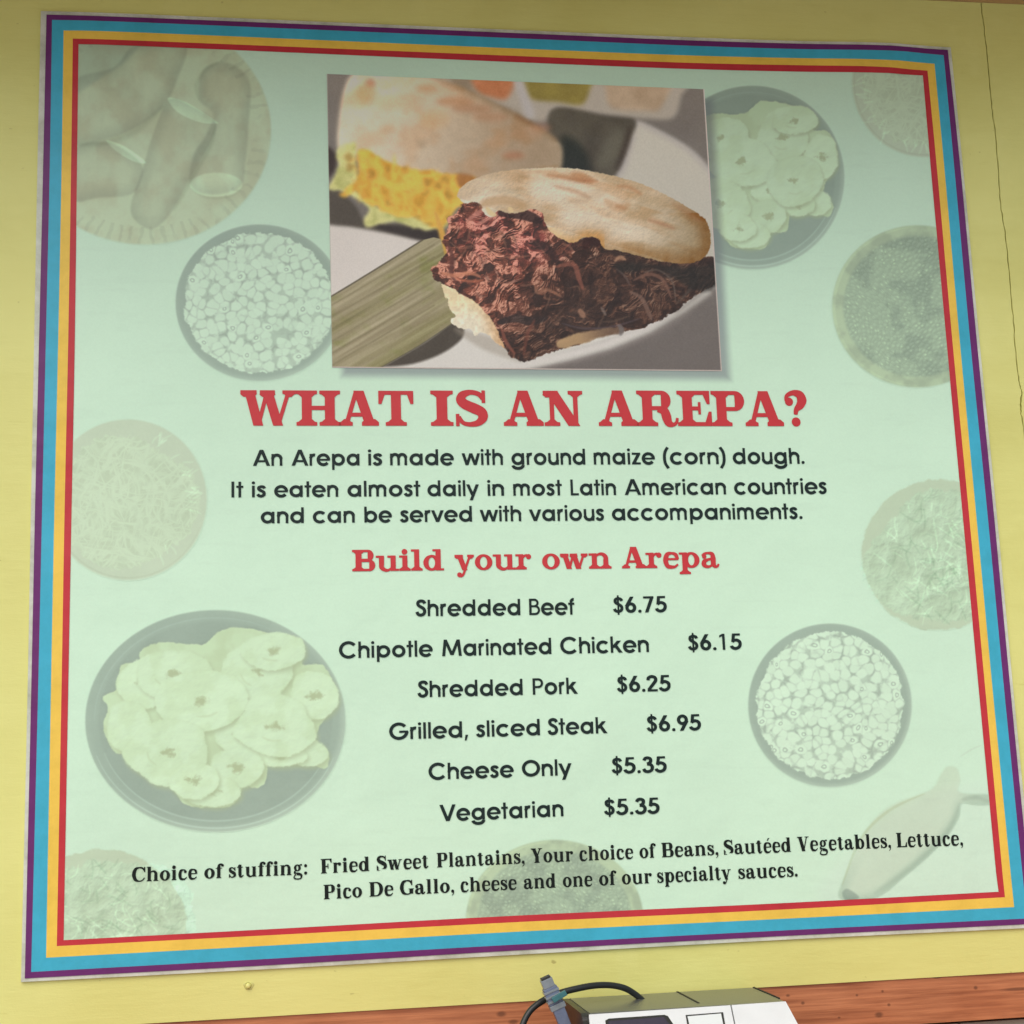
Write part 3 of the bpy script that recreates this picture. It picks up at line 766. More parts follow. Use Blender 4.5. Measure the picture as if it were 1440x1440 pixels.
    # strands and hollows laid over the mass
    for k in range(150):
        cx, cy = rs.uniform(612, 960), rs.uniform(292, 500)
        if sd_poly(np.array([[cx]]), np.array([[cy]]), meat)[0, 0] > -9: continue
        an = math.radians(rs.choice([-38, -20, 28, 60, -75])) + rs.normal(0, .35); L = rs.uniform(6, 20); b = rs.uniform(-6, 6)
        dx, dy = math.cos(an) * L, math.sin(an) * L
        lit = 1 - min(1, max(0, (cx + .7 * (cy - 360) - 730) / 170)); v = rs.uniform(.4, 1)
        if rs.rand() < .5:
            c = np.array((100, 78, 62)) * (1 - lit) + np.array((178, 120, 94)) * lit; c = c * (.66 + .42 * v)
            p.line([(cx - dx, cy - dy), (cx + b, cy - b), (cx + dx, cy + dy)], rs.uniform(1.6, 3.6), c, .42, soft=1.2)
        else:
            p.line([(cx - dx, cy - dy), (cx + b, cy - b), (cx + dx, cy + dy)], rs.uniform(2, 5), (44, 32, 28), .32, soft=1.8)
    for pts, wd, c, o in (([(655, 312), (672, 300), (690, 288)], 6, (176, 116, 100), .8), ([(668, 318), (690, 306), (712, 298)], 5, (182, 124, 108), .7), ([(700, 300), (735, 302), (762, 312)], 15, (40, 26, 24), .8), ([(745, 340), (770, 350), (786, 372)], 12, (44, 30, 28), .6),
                          ([(630, 345), (636, 362), (634, 384), (642, 398)], 6, (92, 52, 44), .8), ([(620, 384), (640, 388), (660, 384), (676, 390)], 6, (186, 118, 88), .7), ([(640, 392), (662, 396), (680, 394)], 4, (176, 100, 72), .7),
                          ([(890, 395), (912, 386), (932, 394), (944, 420)], 5, (122, 86, 70), .7), ([(885, 410), (902, 420), (912, 440), (916, 450)], 6, (120, 92, 78), .7), ([(905, 384), (925, 380), (945, 396), (950, 424)], 2.6, (98, 82, 72), .8), ([(950, 428), (968, 410), (984, 384)], 4, (84, 72, 62), .6),
                          ([(866, 378), (878, 388), (886, 402)], 3, (92, 74, 66), .8), ([(845, 432), (852, 444)], 4, (122, 106, 96), .7), ([(815, 436), (821, 446)], 8, (160, 118, 92), .7), ([(790, 455), (820, 462), (860, 460), (900, 448)], 3, (82, 68, 70), .7),
                          ([(700, 455), (724, 448), (748, 452), (770, 446)], 12, (44, 36, 34), .75), ([(705, 462), (712, 482), (724, 498)], 5, (128, 74, 58), .8), ([(736, 500), (742, 470), (752, 450)], 5, (112, 64, 50), .6),
                          ([(822, 348), (830, 336), (842, 344)], 15, (52, 30, 26), .8), ([(864, 368), (872, 362), (880, 366)], 5, (164, 124, 96), .8), ([(780, 376), (806, 372), (814, 392), (820, 408)], 7, (150, 90, 72), .6), ([(752, 402), (756, 412), (770, 408), (790, 418)], 5, (160, 112, 86), .6)):
        p.line(pts, wd, c, o, soft=1.6)
    p.fill([(865, 372), (900, 370), (960, 376), (1010, 372), (1012, 400), (985, 410), (960, 400), (945, 390), (920, 378), (880, 384)], (38, 35, 31), 5, .75)
    p.fill([(784, 481), (808, 470), (840, 464), (868, 461), (880, 466), (850, 474), (815, 484), (788, 490)], lambda x, y, d: mixc((176, 144, 104), (108, 84, 66), sstep(805, 870, x)), 2, .9, rough=2)
    p.line([(870, 458), (874, 464), (872, 471)], 7, (110, 102, 98), .8, soft=2)
    # bread in front
    top = [(643, 272), (652, 260), (672, 250), (700, 242), (735, 238), (770, 236), (805, 237), (850, 245), (890, 255), (925, 269), (960, 288), (988, 306), (997, 322), (999, 342), (994, 358), (980, 368), (960, 371), (930, 368), (905, 362), (880, 356), (866, 352), (850, 350), (840, 336), (822, 334), (806, 342), (788, 336), (772, 324), (766, 312), (762, 300), (748, 294), (733, 299), (715, 300), (700, 297), (692, 306), (680, 300), (676, 288), (664, 284), (656, 287), (646, 280)]

    def topcol(x, y, d):
        c = mixc((206, 190, 166), (184, 164, 134), sstep(.35, .65, fbm(x / 60, y / 30, 100, 3)))
        t = sstep(880, 1000, x + .2 * (y - 300)); c = mixc2(c, (142, 122, 90), t * .85)
        u, v = rot(x - 640, y - 250, 17)
        up = sstep(34, 6, -d) * (v < 26)                                    # browned crown
        st = sstep(.44, .72, fbm(u / 70, v / 16, 104, 4)) * sstep(60, 12, np.abs(-d - 16)) * sstep(350, 290, y - .18 * (x - 800))
        c = c + (up * .5)[..., None] * np.array([-12, -22, -30]) + (st * sstep(690, 740, x))[..., None] * np.array([-9, -20, -28])
        lo = sstep(26, 0, -d) * (y > 300) * sstep(770, 820, x)
        c = c + lo[..., None] * np.array([-22, -34, -44]) * (.4 + .9 * fbm(x / 9, y / 30, 108))[..., None]
        c = c + (sstep(740, 660, x))[..., None] * np.array([12, 14, 18])
        g = sstep(16, 0, -d) * (x > 700) * (x < 850) * (y > 320)
        c = c + g[..., None] * np.array([8, -16, -46]) * .7
        rl = relief(5 * fbm(x / 16, y / 12, 111, 4, .6) + 1.6 * fbm(x / 3.5, y / 3.5, 115, 3), .8)
        return c * (.80 + .32 * rl)[..., None] + ((fbm(x / 4.5, y / 4.5, 110, 3) - .5) * 8)[..., None]

    def mixc2(c, b, t): return c * (1 - t[..., None]) + np.asarray(b, float) * t[..., None]
    pts = spline(top, 5)
    p.fill(pts.tolist(), topcol, .9, sm=False, rough=1.6, rs=.25)
    for pt, wd, c, o in (([(770, 246), (795, 250), (815, 254), (840, 255)], 5, (150, 86, 50), .7), ([(805, 246), (818, 250), (832, 256)], 12, (160, 98, 60), .55), ([(780, 262), (810, 270), (830, 279)], 5, (158, 104, 66), .6), ([(868, 262), (885, 264), (902, 274)], 5, (168, 106, 66), .7), ([(850, 282), (870, 292), (884, 288)], 13, (176, 126, 80), .6), ([(866, 290), (880, 294)], 5, (158, 96, 54), .6), ([(912, 310), (930, 315), (948, 322)], 4, (150, 92, 62), .7), ([(945, 286), (965, 298), (985, 312)], 8, (150, 110, 76), .6), ([(735, 243), (760, 242), (785, 243)], 4, (186, 148, 108), .7), ([(800, 285), (832, 276), (850, 270)], 14, (176, 144, 108), .45)):
        p.line(pt, wd, c, o * .7, soft=4)
    for pt in ([(676, 290), (690, 284), (715, 282), (740, 290)],):
        p.line(pt, 14, (176, 142, 102), .7, soft=4)
    for pt in ([(684, 292), (690, 300), (697, 303)], [(716, 293), (720, 298)]):
        p.line(pt, 7, (206, 180, 134), .9, soft=1.2)
    # white hairline round the print
    q = np.array(PH, float)
    for a, b in ((1, 2), (2, 3)):
        p.line([q[a], (q[a] + q[b]) / 2 , q[b]], 3.2, (186, 172, 162), 1, soft=.7, taper=False)
    p.line([q[0], (q[0] + q[3]) / 2, q[3]], 1.6, (160, 160, 145), .7, taper=False)
    # small tonal grain of a coarse screen print
    g = (vnoise(x / 1.4, y / 1.4, 120) - .5) * 7
    A = p.A + g[..., None]
    return p, p.image('food_photo_print', np.clip(read(np.clip(A, 0, 255), p.Y), 0, .92))


# ---- the green field with its faded bowls
def ell(cx, cy, rx, ry, n=44, a0=0, a1=360):
    return [(cx + rx * math.cos(math.radians(t)), cy + ry * math.sin(math.radians(t))) for t in np.linspace(a0, a1, n, endpoint=False)]


BOWLS = [  # label, centre and radii, kind
    ('faded print of cassava roots on a woven plate, upper left corner', (204, 184, 177, 160), 'cassava'),
    ('faded print of a grey bowl of hominy left of the food photo', (365, 426, 118, 110), 'hominy'),
    ('faded print of sliced plantains on a grey plate right of the food photo', (1058, 250, 129, 129), 'slices'),
    ('faded print of shredded cheese in the upper right corner', (1300, 115, 102, 106), 'cheese'),
    ('faded print of dark beans in a wooden bowl at the right border', (1290, 431, 120, 114), 'beans'),
    ('faded print of shredded cheese in a bowl at the left border', (180, 703, 111, 113), 'cheese'),
    ('faded print of chopped lettuce in a bowl at the right border', (1320, 780, 108, 106), 'salad'),
    ('faded print of sliced plantains on a large grey plate, lower left', (303, 1014, 183, 156), 'slices'),
    ('faded print of a grey bowl of hominy beside the prices', (1167, 992, 115, 115), 'hominy'),
    ('faded print of chopped lettuce in the lower left corner', (140, 1305, 123, 110), 'salad'),
    ('faded print of dark beans cut off by the lower border', (780, 1295, 125, 114), 'beans'),
]
ROOT = [(1180, 1262), (1186, 1236), (1200, 1205), (1216, 1170), (1236, 1145), (1262, 1128), (1290, 1118), (1312, 1108), (1322, 1090), (1332, 1078), (1345, 1080), (1350, 1096), (1347, 1112), (1362, 1116), (1392, 1118), (1396, 1130), (1372, 1132), (1352, 1130), (1348, 1150), (1330, 1178), (1304, 1205), (1270, 1234), (1240, 1258), (1210, 1268)]
PANEL_C = (206, 234, 206)


def draw_panel(b):
    p = Print(b[0], b[1], b[2], b[3], 1700)
    p.A[:] = 1.0
    nn = fbm(p.X / 160, p.Y / 160, 200, 4)
    p.A[:] *= (1 + (nn - .5) * .07 + (vnoise(p.X / 1.6, p.Y / 1.6, 203) - .5) * .035)[..., None]
    p.A[:] *= (1 - .02 * sstep(.60, .78, fbm(p.X / 60, p.Y / 9, 208, 5, .6)))[..., None]
    for lab, (cx, cy, rx, ry), kind in BOWLS:
        O = ell(cx, cy, rx, ry)
        sx = lambda f: ell(cx, cy, rx * f, ry * f)
        if kind in ('hominy', 'slices'):
            k = .90 if kind == 'hominy' else .93
            p.fill(O, lambda x, y, d: mixc((.58, .56, .59), (.72, .69, .72), sstep(-rx * .07, 0, d) * (.5 + .5 * np.sin(np.arctan2(y - cy, x - cx) * 1.0 + .8))), 1.6, mul=True)
            if kind == 'slices':
                p.fill(sx(.90), lambda x, y, d: mixc((.88, .88, .88), (.99, .98, .99), fbm(x / 30, y / 30, 207)), 2.5, mul=True)
                for f in (.90, .965):
                    q = ell(cx, cy, rx * f, ry * f, 40, 20, 165); p.line(q, 2.2, (1.28, 1.3, 1.32), .8, soft=1.2, mul=True)
                q = ell(cx, cy, rx * .93, ry * .93, 40, 180, 300); p.line(q, 2, (1.15, 1.15, 1.2), .6, soft=1.2, mul=True)
        elif kind == 'beans':
            p.fill(O, lambda x, y, d: mixc((.80, .76, .66), (.66, .62, .56), sstep(.4, .7, fbm(x / 20, y / 20, 201))), 2, mul=True)
            p.line(ell(cx, cy, rx * .975, ry * .975, 40, 90, 270), 4, (1.12, 1.13, 1.1), .7, mul=True)
        elif kind == 'cheese':
            p.fill(O, (.90, .81, .78), 2, mul=True)
            p.line(ell(cx, cy, rx * .97, ry * .97, 40, 20, 200), 2.5, (.9, .9, .88), .7, mul=True)
        elif kind == 'salad':
            p.fill(O, (.86, .79, .74), 2, mul=True, rough=4, rs=.06)
        elif kind == 'cassava':
            p.fill(O, lambda x, y, d: mixc((.88, .74, .64), (.95, .86, .76), sstep(.3, .7, fbm(x / 30, y / 30, 204))) * (1 - .10 * sstep(.2, .9, np.sin(np.arctan2(y - cy, x - cx) * 62 + 5 * fbm(x / 18, y / 18, 205))) * sstep(.3, .6, fbm(x / 30, y / 30, 206)) * (d > -rx * .14))[..., None], 2.5, mul=True)
        # contents
        if kind == 'hominy':
            def hc(x, y, d):
                f1, f2, v = voronoi(x / 13.5 + .8 * fbm(x / 24, y / 24, 210), y / 12.5 + .8 * fbm(x / 24, y / 24, 211), 212 + int(cx), .95)
                e = sstep(.42, .66, f1) * .62 * sstep(.25, .55, fbm(x / 9, y / 9, 214)) + sstep(.30, .0, f2 - f1) * .42 * sstep(.3, .7, fbm(x / 12, y / 12, 216))
                ring = sstep(.11, .03, np.abs(f1 - .18)) * (v > .87) * 1.0
                dk = np.clip(e + ring * .8, 0, 1)
                return mixc((1.90, 1.90, 1.80), (1.16, 1.14, 1.12), dk) * (1 + .06 * (v - .5))[..., None]
            r = p.shape(sx(.895), 1.2, rough=5, rs=.085, seed=31)
            wn, x, y, d, a = r
            # scalloped outline from the kernels themselves
            c = hc(x, y, d); a = a[..., None]; p.A[wn] *= 1 - a + a * c
            p.fill(sx(.90), (.94, .94, .94), 2, mul=True)
        elif kind == 'beans':
            def bc(x, y, d):
                u, v = rot(x + 7 * np.sin(y / 19), y + 7 * np.sin(x / 23), 35); f1, f2, v_ = voronoi(u / 7.6, v / 5.6, 220 + int(cx), .95)
                rl = relief(7 * np.clip(.55 - f1, 0, 1), .7)
                sp = sstep(.34, .06, f1) * sstep(.45, 1.0, v_)
                return mixc((.82, .84, .90), (1.10, 1.14, 1.16), sp * .9) * (.84 + .22 * rl)[..., None] * (1.04 - .16 * sstep(.14, 0, f2 - f1))[..., None]
            p.fill(sx(.87), bc, 3, mul=True)
        elif kind == 'cheese':
            def cc(x, y, d):
                r = np.zeros(x.shape)
                for k, an in enumerate((10, -40, 65, 110)):
                    u, v = rot(x + 30 * fbm(x / 50, y / 50, 230 + k), y + 30 * fbm(x / 50, y / 50, 240 + k), an)
                    r = np.maximum(r, ridged(u / 40, v / 6.0, 250 + 9 * k, 2))
                return mixc((.95, .97, .93), (1.08, 1.11, 1.08), sstep(.6, .96, r))
            q = [(cx + rx * f * math.cos(t), cy + ry * f * math.sin(t)) for t, f in zip(np.linspace(0, 6.28, 14)[:-1], (.92, .86, .80, .84, .88, .9, .86, .84, .86, .84, .78, .72, .84))]
            p.fill(q, cc, 2, mul=True, rough=7, rs=.12)
            rs = np.random.RandomState(int(cx))
            for k in range(26):
                t = rs.uniform(-1.2, 1.2) if cx < 700 else rs.uniform(1.5, 4); f = rs.uniform(.72, .84); an = t + rs.uniform(-.8, .8); L = rs.uniform(10, 22)
                qx, qy = cx + rx * f * math.cos(t), cy + ry * f * math.sin(t)
                p.line([(qx, qy), (qx + L * math.cos(an) * .5 + rs.uniform(-3, 3), qy + L * math.sin(an) * .5), (qx + L * math.cos(an), qy + L * math.sin(an))], 3, (1.08, 1.12, 1.11), .8, mul=True)
        elif kind == 'salad':
            def sc_(x, y, d):
                wx = x + 22 * fbm(x / 26, y / 26, 260); wy = y + 22 * fbm(x / 26, y / 26, 262)
                r = ridged(wx / 26, wy / 26, 264, 4); t = fbm(x / 16, y / 16, 270, 4)
                rl = relief(9 * r + 14 * t, .8)
                return mixc((.90, .95, .93), (1.04, 1.11, 1.11), sstep(.35, .9, r) * .7 + sstep(.35, .65, t) * .3) * (.84 + .26 * rl)[..., None]
            p.fill([(cx - rx * .78, cy - ry * .25), (cx - rx * .3, cy - ry * .78), (cx + rx * .3, cy - ry * .84), (cx + rx, cy - ry * .6), (cx + rx * 1.05, cy + ry * .6), (cx + rx * .3, cy + ry * .86), (cx - rx * .35, cy + ry * .84), (cx - rx * .86, cy + ry * .55), (cx - rx * 1.0, cy + ry * .1)], sc_, 2, mul=True, rough=9, rs=.1)
            rs = np.random.RandomState(int(cx) + 3)
            for k in range(150):
                t = rs.uniform(0, 6.28); f = rs.uniform(0, .8) ** .7; an = rs.uniform(0, 3.14); L = rs.uniform(12, 34)
                qx, qy = cx + rx * f * math.cos(t), cy + ry * f * math.sin(t); dx, dy = L / 2 * math.cos(an), L / 2 * math.sin(an); bb = rs.uniform(-6, 6)
                p.line([(qx - dx, qy - dy), (qx + bb, qy + bb), (qx + dx, qy + dy)], rs.uniform(1.6, 3.4), (1.13, 1.17, 1.15) if k % 2 else (.84, .89, .86), .8, mul=True)
        elif kind == 'slices':
            s1 = rx / 183.; s2 = ry / 156.
            big = kind == 'slices' and cx < 600
            body = [(-80, -110), (-20, -108), (10, -128), (40, -130), (85, -122), (118, -105), (122, -80), (150, -78), (168, -48), (166, -20), (150, 2), (140, 30), (160, 45), (155, 66), (130, 60), (95, 58), (75, 62), (70, 88), (52, 94), (40, 88), (28, 116), (0, 122), (-40, 118), (-66, 92), (-100, 72), (-112, 42), (-140, 44), (-156, 10), (-152, -18), (-158, -34), (-136, -48), (-132, -78), (-108, -84), (-105, -98)]
            bd = [(cx + a * s1, cy + b_ * s2) for a, b_ in body]
            p.fill(bd, (.84, .84, .84), 5 * s1, mul=True)
            p.fill(bd, lambda x, y, d: mixc((.93, .90, .77), (.86, .82, .68), sstep(.35, .65, fbm(x / 26, y / 26, 280))), 1.2, rough=3.0, rs=.07)
            rs = np.random.RandomState(3 if big else 8)
            for sxx, syy, r1, r2 in ((40, 20, 40, 30), (-100, -52, 38, 34), (60, -70, 50, 44), (82, -98, 46, 26), (-122, 8, 32, 38), (-60, -66, 54, 36), (128, 44, 30, 20), (92, 48, 34, 18), (138, -36, 34, 36), (30, 66, 38, 30), (-20, -28, 66, 44), (-66, 44, 60, 44), (-6, 98, 40, 24), (84, 6, 56, 44), (-30, 84, 36, 26)):
                ph = rs.uniform(0, 6.28); amp = rs.uniform(.04, .1)
                q = [(cx + (sxx + r1 * math.cos(t) * (1 + amp * math.sin(3 * t + ph) + amp * .6 * math.sin(5 * t))) * s1, cy + (syy + r2 * math.sin(t) * (1 + amp * math.sin(2 * t + ph))) * s2) for t in np.linspace(0, 6.28, 17)[:-1]]
                sh_ = [(x + 2.5 * s1, y + 4 * s2) for x, y in q]
                p.fill(sh_, (.66, .60, .48), 5.5 * s1, .72)
                g_ = rs.uniform(.97, 1.02)
                p.fill(q, lambda x, y, d: mixc(np.array((1.03, 1.0, .90)) * g_, np.array((.95, .92, .78)) * g_, sstep(.4, .7, fbm(x / 22, y / 22, 281)) * .7 + sstep(-5, 0, d) * .25) * (.90 + .15 * relief(9 * fbm(x / 20, y / 16, 283, 4), .8))[..., None], 1.6, rough=2.5, rs=.12)
                c_ = [(cx + (sxx + rs.uniform(-4, 4) + 9 * math.cos(t) * (1 + .4 * math.sin(3 * t + ph))) * s1, cy + (syy + 6 * math.sin(t)) * s2) for t in np.linspace(0, 6.28, 10)[:-1]]
                if r1 > 33: p.fill(c_, (.68, .60, .46), 3.0 * s1, .85, rough=5, rs=.2, seed=int(ph * 10))
                if r1 > 44:
                    t0 = rs.uniform(0, 3); p.line([(cx + (sxx + r1 * .5 * math.cos(t0 + u)) * s1, cy + (syy + r2 * .5 * math.sin(t0 + u)) * s2) for u in (0, .5, 1.0)], 2.6 * s1, (.84, .79, .64), .6, soft=2)
        elif kind == 'cassava':
            dk = (.86, .88, .88)
            def rootc(x, y, d): return mixc((.97, .95, .95), (.76, .75, .76), sstep(.35, .75, fbm(x / 30, y / 30, 290)) * .25 + sstep(-22, 0, d) * .75) * (1 + .05 * (fbm(x / 6, y / 14, 293) - .5))[..., None]
            p.fill([(90, 60), (190, 60), (178, 85), (150, 105), (90, 135)], (.80, .84, .88), 4, mul=True)
            p.fill([(100, 118), (160, 95), (190, 65), (260, 62), (250, 110), (230, 150), (190, 180), (150, 195), (100, 200)], rootc, 3, mul=True)
            p.line([(110, 205), (150, 200), (190, 185), (230, 150)], 9, (.78, .80, .78), .7, soft=4, mul=True)
            p.fill([(285, 100), (310, 88), (335, 96), (352, 120), (350, 170), (345, 230), (338, 262), (300, 274), (268, 262), (272, 220), (290, 190), (300, 160), (280, 140)], rootc, 3, mul=True)
            p.fill([(238, 140), (270, 150), (303, 172), (296, 200), (268, 250), (240, 300), (215, 322), (192, 312), (184, 290), (200, 240), (215, 190)], rootc, 2.5, mul=True)
            p.fill([(100, 215), (150, 200), (198, 230), (196, 260), (180, 275), (140, 278), (100, 280)], rootc, 2.5, mul=True)
            for q in ([(236, 138), (262, 144), (303, 170), (302, 174), (280, 172), (250, 158)], [(150, 198), (175, 206), (205, 228), (190, 228), (165, 214)]):
                p.fill(q, (1.22, 1.34, 1.34), 1.5, mul=True)
            p.fill(ell(304, 260, 37, 17), (1.22, 1.32, 1.32), 2, mul=True)
            p.line([(303, 176), (296, 205), (268, 255), (245, 296)], 5, (.82, .84, .82), .8, soft=3, mul=True)
            p.line([(268, 265), (290, 278), (325, 276), (342, 262)], 3, (.84, .86, .84), .7, soft=2, mul=True)
            p.line([(280, 142), (276, 120), (290, 98), (312, 86)], 5, (.84, .86, .84), .8, soft=3, mul=True)
    # peeled banana and leaf, lower right
    p.fill([(1160, 1275), (1200, 1190), (1290, 1120), (1420, 1110), (1420, 1275)], (1.0, .97, 1.0), 14, mul=True)
    p.fill(ROOT, lambda x, y, d: mixc((.93, .88, .86), (.70, .72, .70), sstep(-18, 0, d) * sstep(-.1, .5, ((x - 1260) * .55 + (y - 1170) * .8) / 60) * .9) * (1 + .05 * (fbm(x / 20, y / 20, 300) - .5))[..., None], 2.5, mul=True)
    p.line([(1184, 1245), (1210, 1180), (1250, 1140), (1300, 1116)], 4, (.86, .84, .74), .8, soft=1.5, mul=True)
    p.line([(1230, 1256), (1280, 1220), (1330, 1172), (1350, 1130)], 8, (.80, .82, .82), .7, soft=4, mul=True)
    p.line([(1352, 1124), (1372, 1122), (1396, 1128)], 6, (.72, .74, .74), .6, soft=2.5, mul=True)
    p.fill([(1184, 1256), (1192, 1250), (1208, 1262), (1190, 1266)], (.62, .64, .66), 2, mul=True)
    p.line([(1350, 1064), (1366, 1054), (1380, 1048)], 2.4, (.9, .86, .86), .6, mul=True)
    # printed drop shade of the food photo (part of the artwork)
    sh = [(x + 13, y + 13) for x, y in PH]
    r = p.shape(sh, 8, sm=False)
    wn, x, y, d, a = r
    a = (1 - sstep(-9, 7, d))[..., None] * .93
    p.A[wn] = p.A[wn] * (1 - a) + a * np.array([.50, .44, .54]) * np.clip(p.A[wn], .8, 1.1)
    base = lin(PANEL_C) / .93 / ILLUM
    return p, p.image('panel_print', np.clip(p.A * base, 0, .95))

# ================================================================== STRUCTURE: ground, building wall, eave
def slab(name, px_pts=None, pts=None, y0=0.0, y1=0.012, mat=None, parent=None):
    """a board: outline in the wall plane (world x, z), front face y0, back face y1"""
    n = len(pts)
    V = [(x, y0, z) for x, z in pts] + [(x, y1, z) for x, z in pts]
    tri = tessellate_polygon([[Vector((x, z, 0)) for x, z in pts]])
    Fc = [tuple(t) for t in tri] + [tuple(n + i for i in reversed(t)) for t in tri]
    Fc += [(i, (i + 1) % n, n + (i + 1) % n, n + i) for i in range(n)]
    m = mesh_from(name, V, Fc)
    bm = bmesh.new(); bm.from_mesh(m); bmesh.ops.recalc_face_normals(bm, faces=bm.faces[:]); bm.to_mesh(m); bm.free()
    return link(name, m, mat, parent)


# painted plywood: brushed, slightly grimy yellow paint
def wall_material():
    m, n, b = new_mat('yellow_wall_paint')
    tc = n.nodes.new('ShaderNodeTexCoord')
    def noise(scale, st, det=6, rough=.55):
        mp = n.nodes.new('ShaderNodeMapping'); mp.inputs['Scale'].default_value = st
        nz = n.nodes.new('ShaderNodeTexNoise'); nz.inputs['Scale'].default_value = scale; nz.inputs['Detail'].default_value = det; nz.inputs['Roughness'].default_value = rough
        n.links.new(tc.outputs['Object'], mp.inputs[0]); n.links.new(mp.outputs[0], nz.inputs['Vector']); return nz.outputs['Fac']
    def mix(a, c2, fac, lo, hi):
        rp = n.nodes.new('ShaderNodeMapRange'); rp.inputs['From Min'].default_value = lo; rp.inputs['From Max'].default_value = hi
        n.links.new(fac, rp.inputs['Value'])
        mx = n.nodes.new('ShaderNodeMix'); mx.data_type = 'RGBA'; n.links.new(rp.outputs[0], mx.inputs['Factor'])
        if isinstance(a, tuple): mx.inputs['A'].default_value = (*a, 1)
        else: n.links.new(a, mx.inputs['A'])
        mx.inputs['B'].default_value = (*c2, 1); return mx.outputs['Result']
    base = np.array(YELLOW)
    c = mix(tuple(base), tuple(base * np.array([.94, .93, .86])), noise(5, (1, 1, 1.6)), .35, .7)
    c = mix(c, tuple(base * np.array([.86, .84, .72])), noise(2.2, (1.2, 1, 3), 8, .68), .50, .80)
    c = mix(c, tuple(base * np.array([1.05, 1.05, 1.16])), noise(3.1, (1.4, 1, .8), 7, .7), .56, .82)
    c = mix(c, tuple(base * np.array([.80, .78, .62])), noise(38, (.22, 1, 1.7), 5, .7), .66, .80)
    c = mix(c, tuple(base * np.array([.62, .58, .5])), noise(95, (.6, 1, 1.0), 2, .5), .745, .80)
    n.links.new(c, b.inputs['Base Color']); b.inputs['Roughness'].default_value = .48
    h1 = noise(60, (.35, 1, 2.2), 6, .6); h2 = noise(420, (1, 1, 1), 3, .6)
    ad = n.nodes.new('ShaderNodeMath'); ad.operation = 'MULTIPLY_ADD'; ad.inputs[1].default_value = .25
    n.links.new(h2, ad.inputs[0]); n.links.new(h1, ad.inputs[2])
    bp = n.nodes.new('ShaderNodeBump'); bp.inputs['Strength'].default_value = .35; bp.inputs['Distance'].default_value = .0012
    n.links.new(ad.outputs[0], bp.inputs['Height']); n.links.new(bp.outputs[0], b.inputs['Normal'])
    return m


YELLOW = lin((231, 226, 138)) / ILLUM
M_wall = wall_material()

ground = link('ground', mesh_from('ground', [(-300, -300, 0), (300, -300, 0), (300, 300, 0), (-300, 300, 0)], [(0, 1, 2, 3)]), simple_mat('concrete', GROUND_C, .9, bump=.3, bscale=30, var=.15, vscale=2))
set_props(ground, kind='structure')

E0, E1 = at(480, 1424), at(1440, 1366)
LOW = E0.z; SOF = 2.5447
SEAM = [(1381.2, -4), (1382, 5), (1383, 18), (1385, 30), (1386.7, 50), (1389.5, 72), (1392.3, 100), (1395, 133), (1398, 160), (1401.7, 187), (1405, 227), (1407, 262), (1410, 293), (1416, 333), (1421, 380), (1421.7, 393), (1426.7, 443), (1428.8, 477), (1433, 520), (1436, 540), (1439, 552), (1437.4, 566), (1437.6, 578), (1441, 600), (1452, 700), (1466, 830), (1480, 980), (1495, 1130), (1510, 1280), (1517, 1380)]
rs0 = np.random.RandomState(11)
sx_, sz_ = [], []
sp = spline(SEAM, 5, False)
for i, (x, y) in enumerate(sp):
    v = at(float(x), float(y)); sx_.append(v.x + rs0.normal(0, .00035)); sz_.append(v.z)
sz_[0] = SOF; sz_[-1] = LOW
seam = list(zip(sx_, sz_))
gapw = [(.0006 + .0005 * abs(math.sin(i * .9)) + (.0005 if 5 * 20 < i < 5 * 22 else 0)) for i in range(len(seam))]
wall = empty('building_wall', (0, .012, 0)); set_props(wall, 'yellow painted plywood wall with a cracked vertical joint right of the poster', 'wall')
left_pts = [(-3.0, LOW), (sx_[-1] - gapw[-1], LOW)] + [(x - g, z) for (x, z), g in zip(seam[::-1], gapw[::-1])][1:] + [(-3.0, SOF)]
right_pts = [(3.0, SOF)] + [(x + g * .6, z) for (x, z), g in zip(seam, gapw)] + [(3.0, LOW)]
WY = .0035
Minv = Matrix.Translation((0, -.012, 0))
for nm, pp in (('plywood_panel', left_pts), ('plywood_panel', right_pts)):
    o = slab(nm, pts=pp, y0=WY, y1=.0115, mat=M_wall, parent=wall); o.matrix_parent_inverse = Minv
# soft paint lip along the joint: filler proud of the boards
filler = simple_mat('joint_filler', YELLOW * .50, .8)
o = slab('joint_backing', pts=[(min(sx_) - .03, LOW + .001), (max(sx_) + .03, LOW + .001), (max(sx_) + .03, SOF - .001), (min(sx_) - .03, SOF - .001)], y0=.0116, y1=.02, mat=filler, parent=wall); o.matrix_parent_inverse = Minv


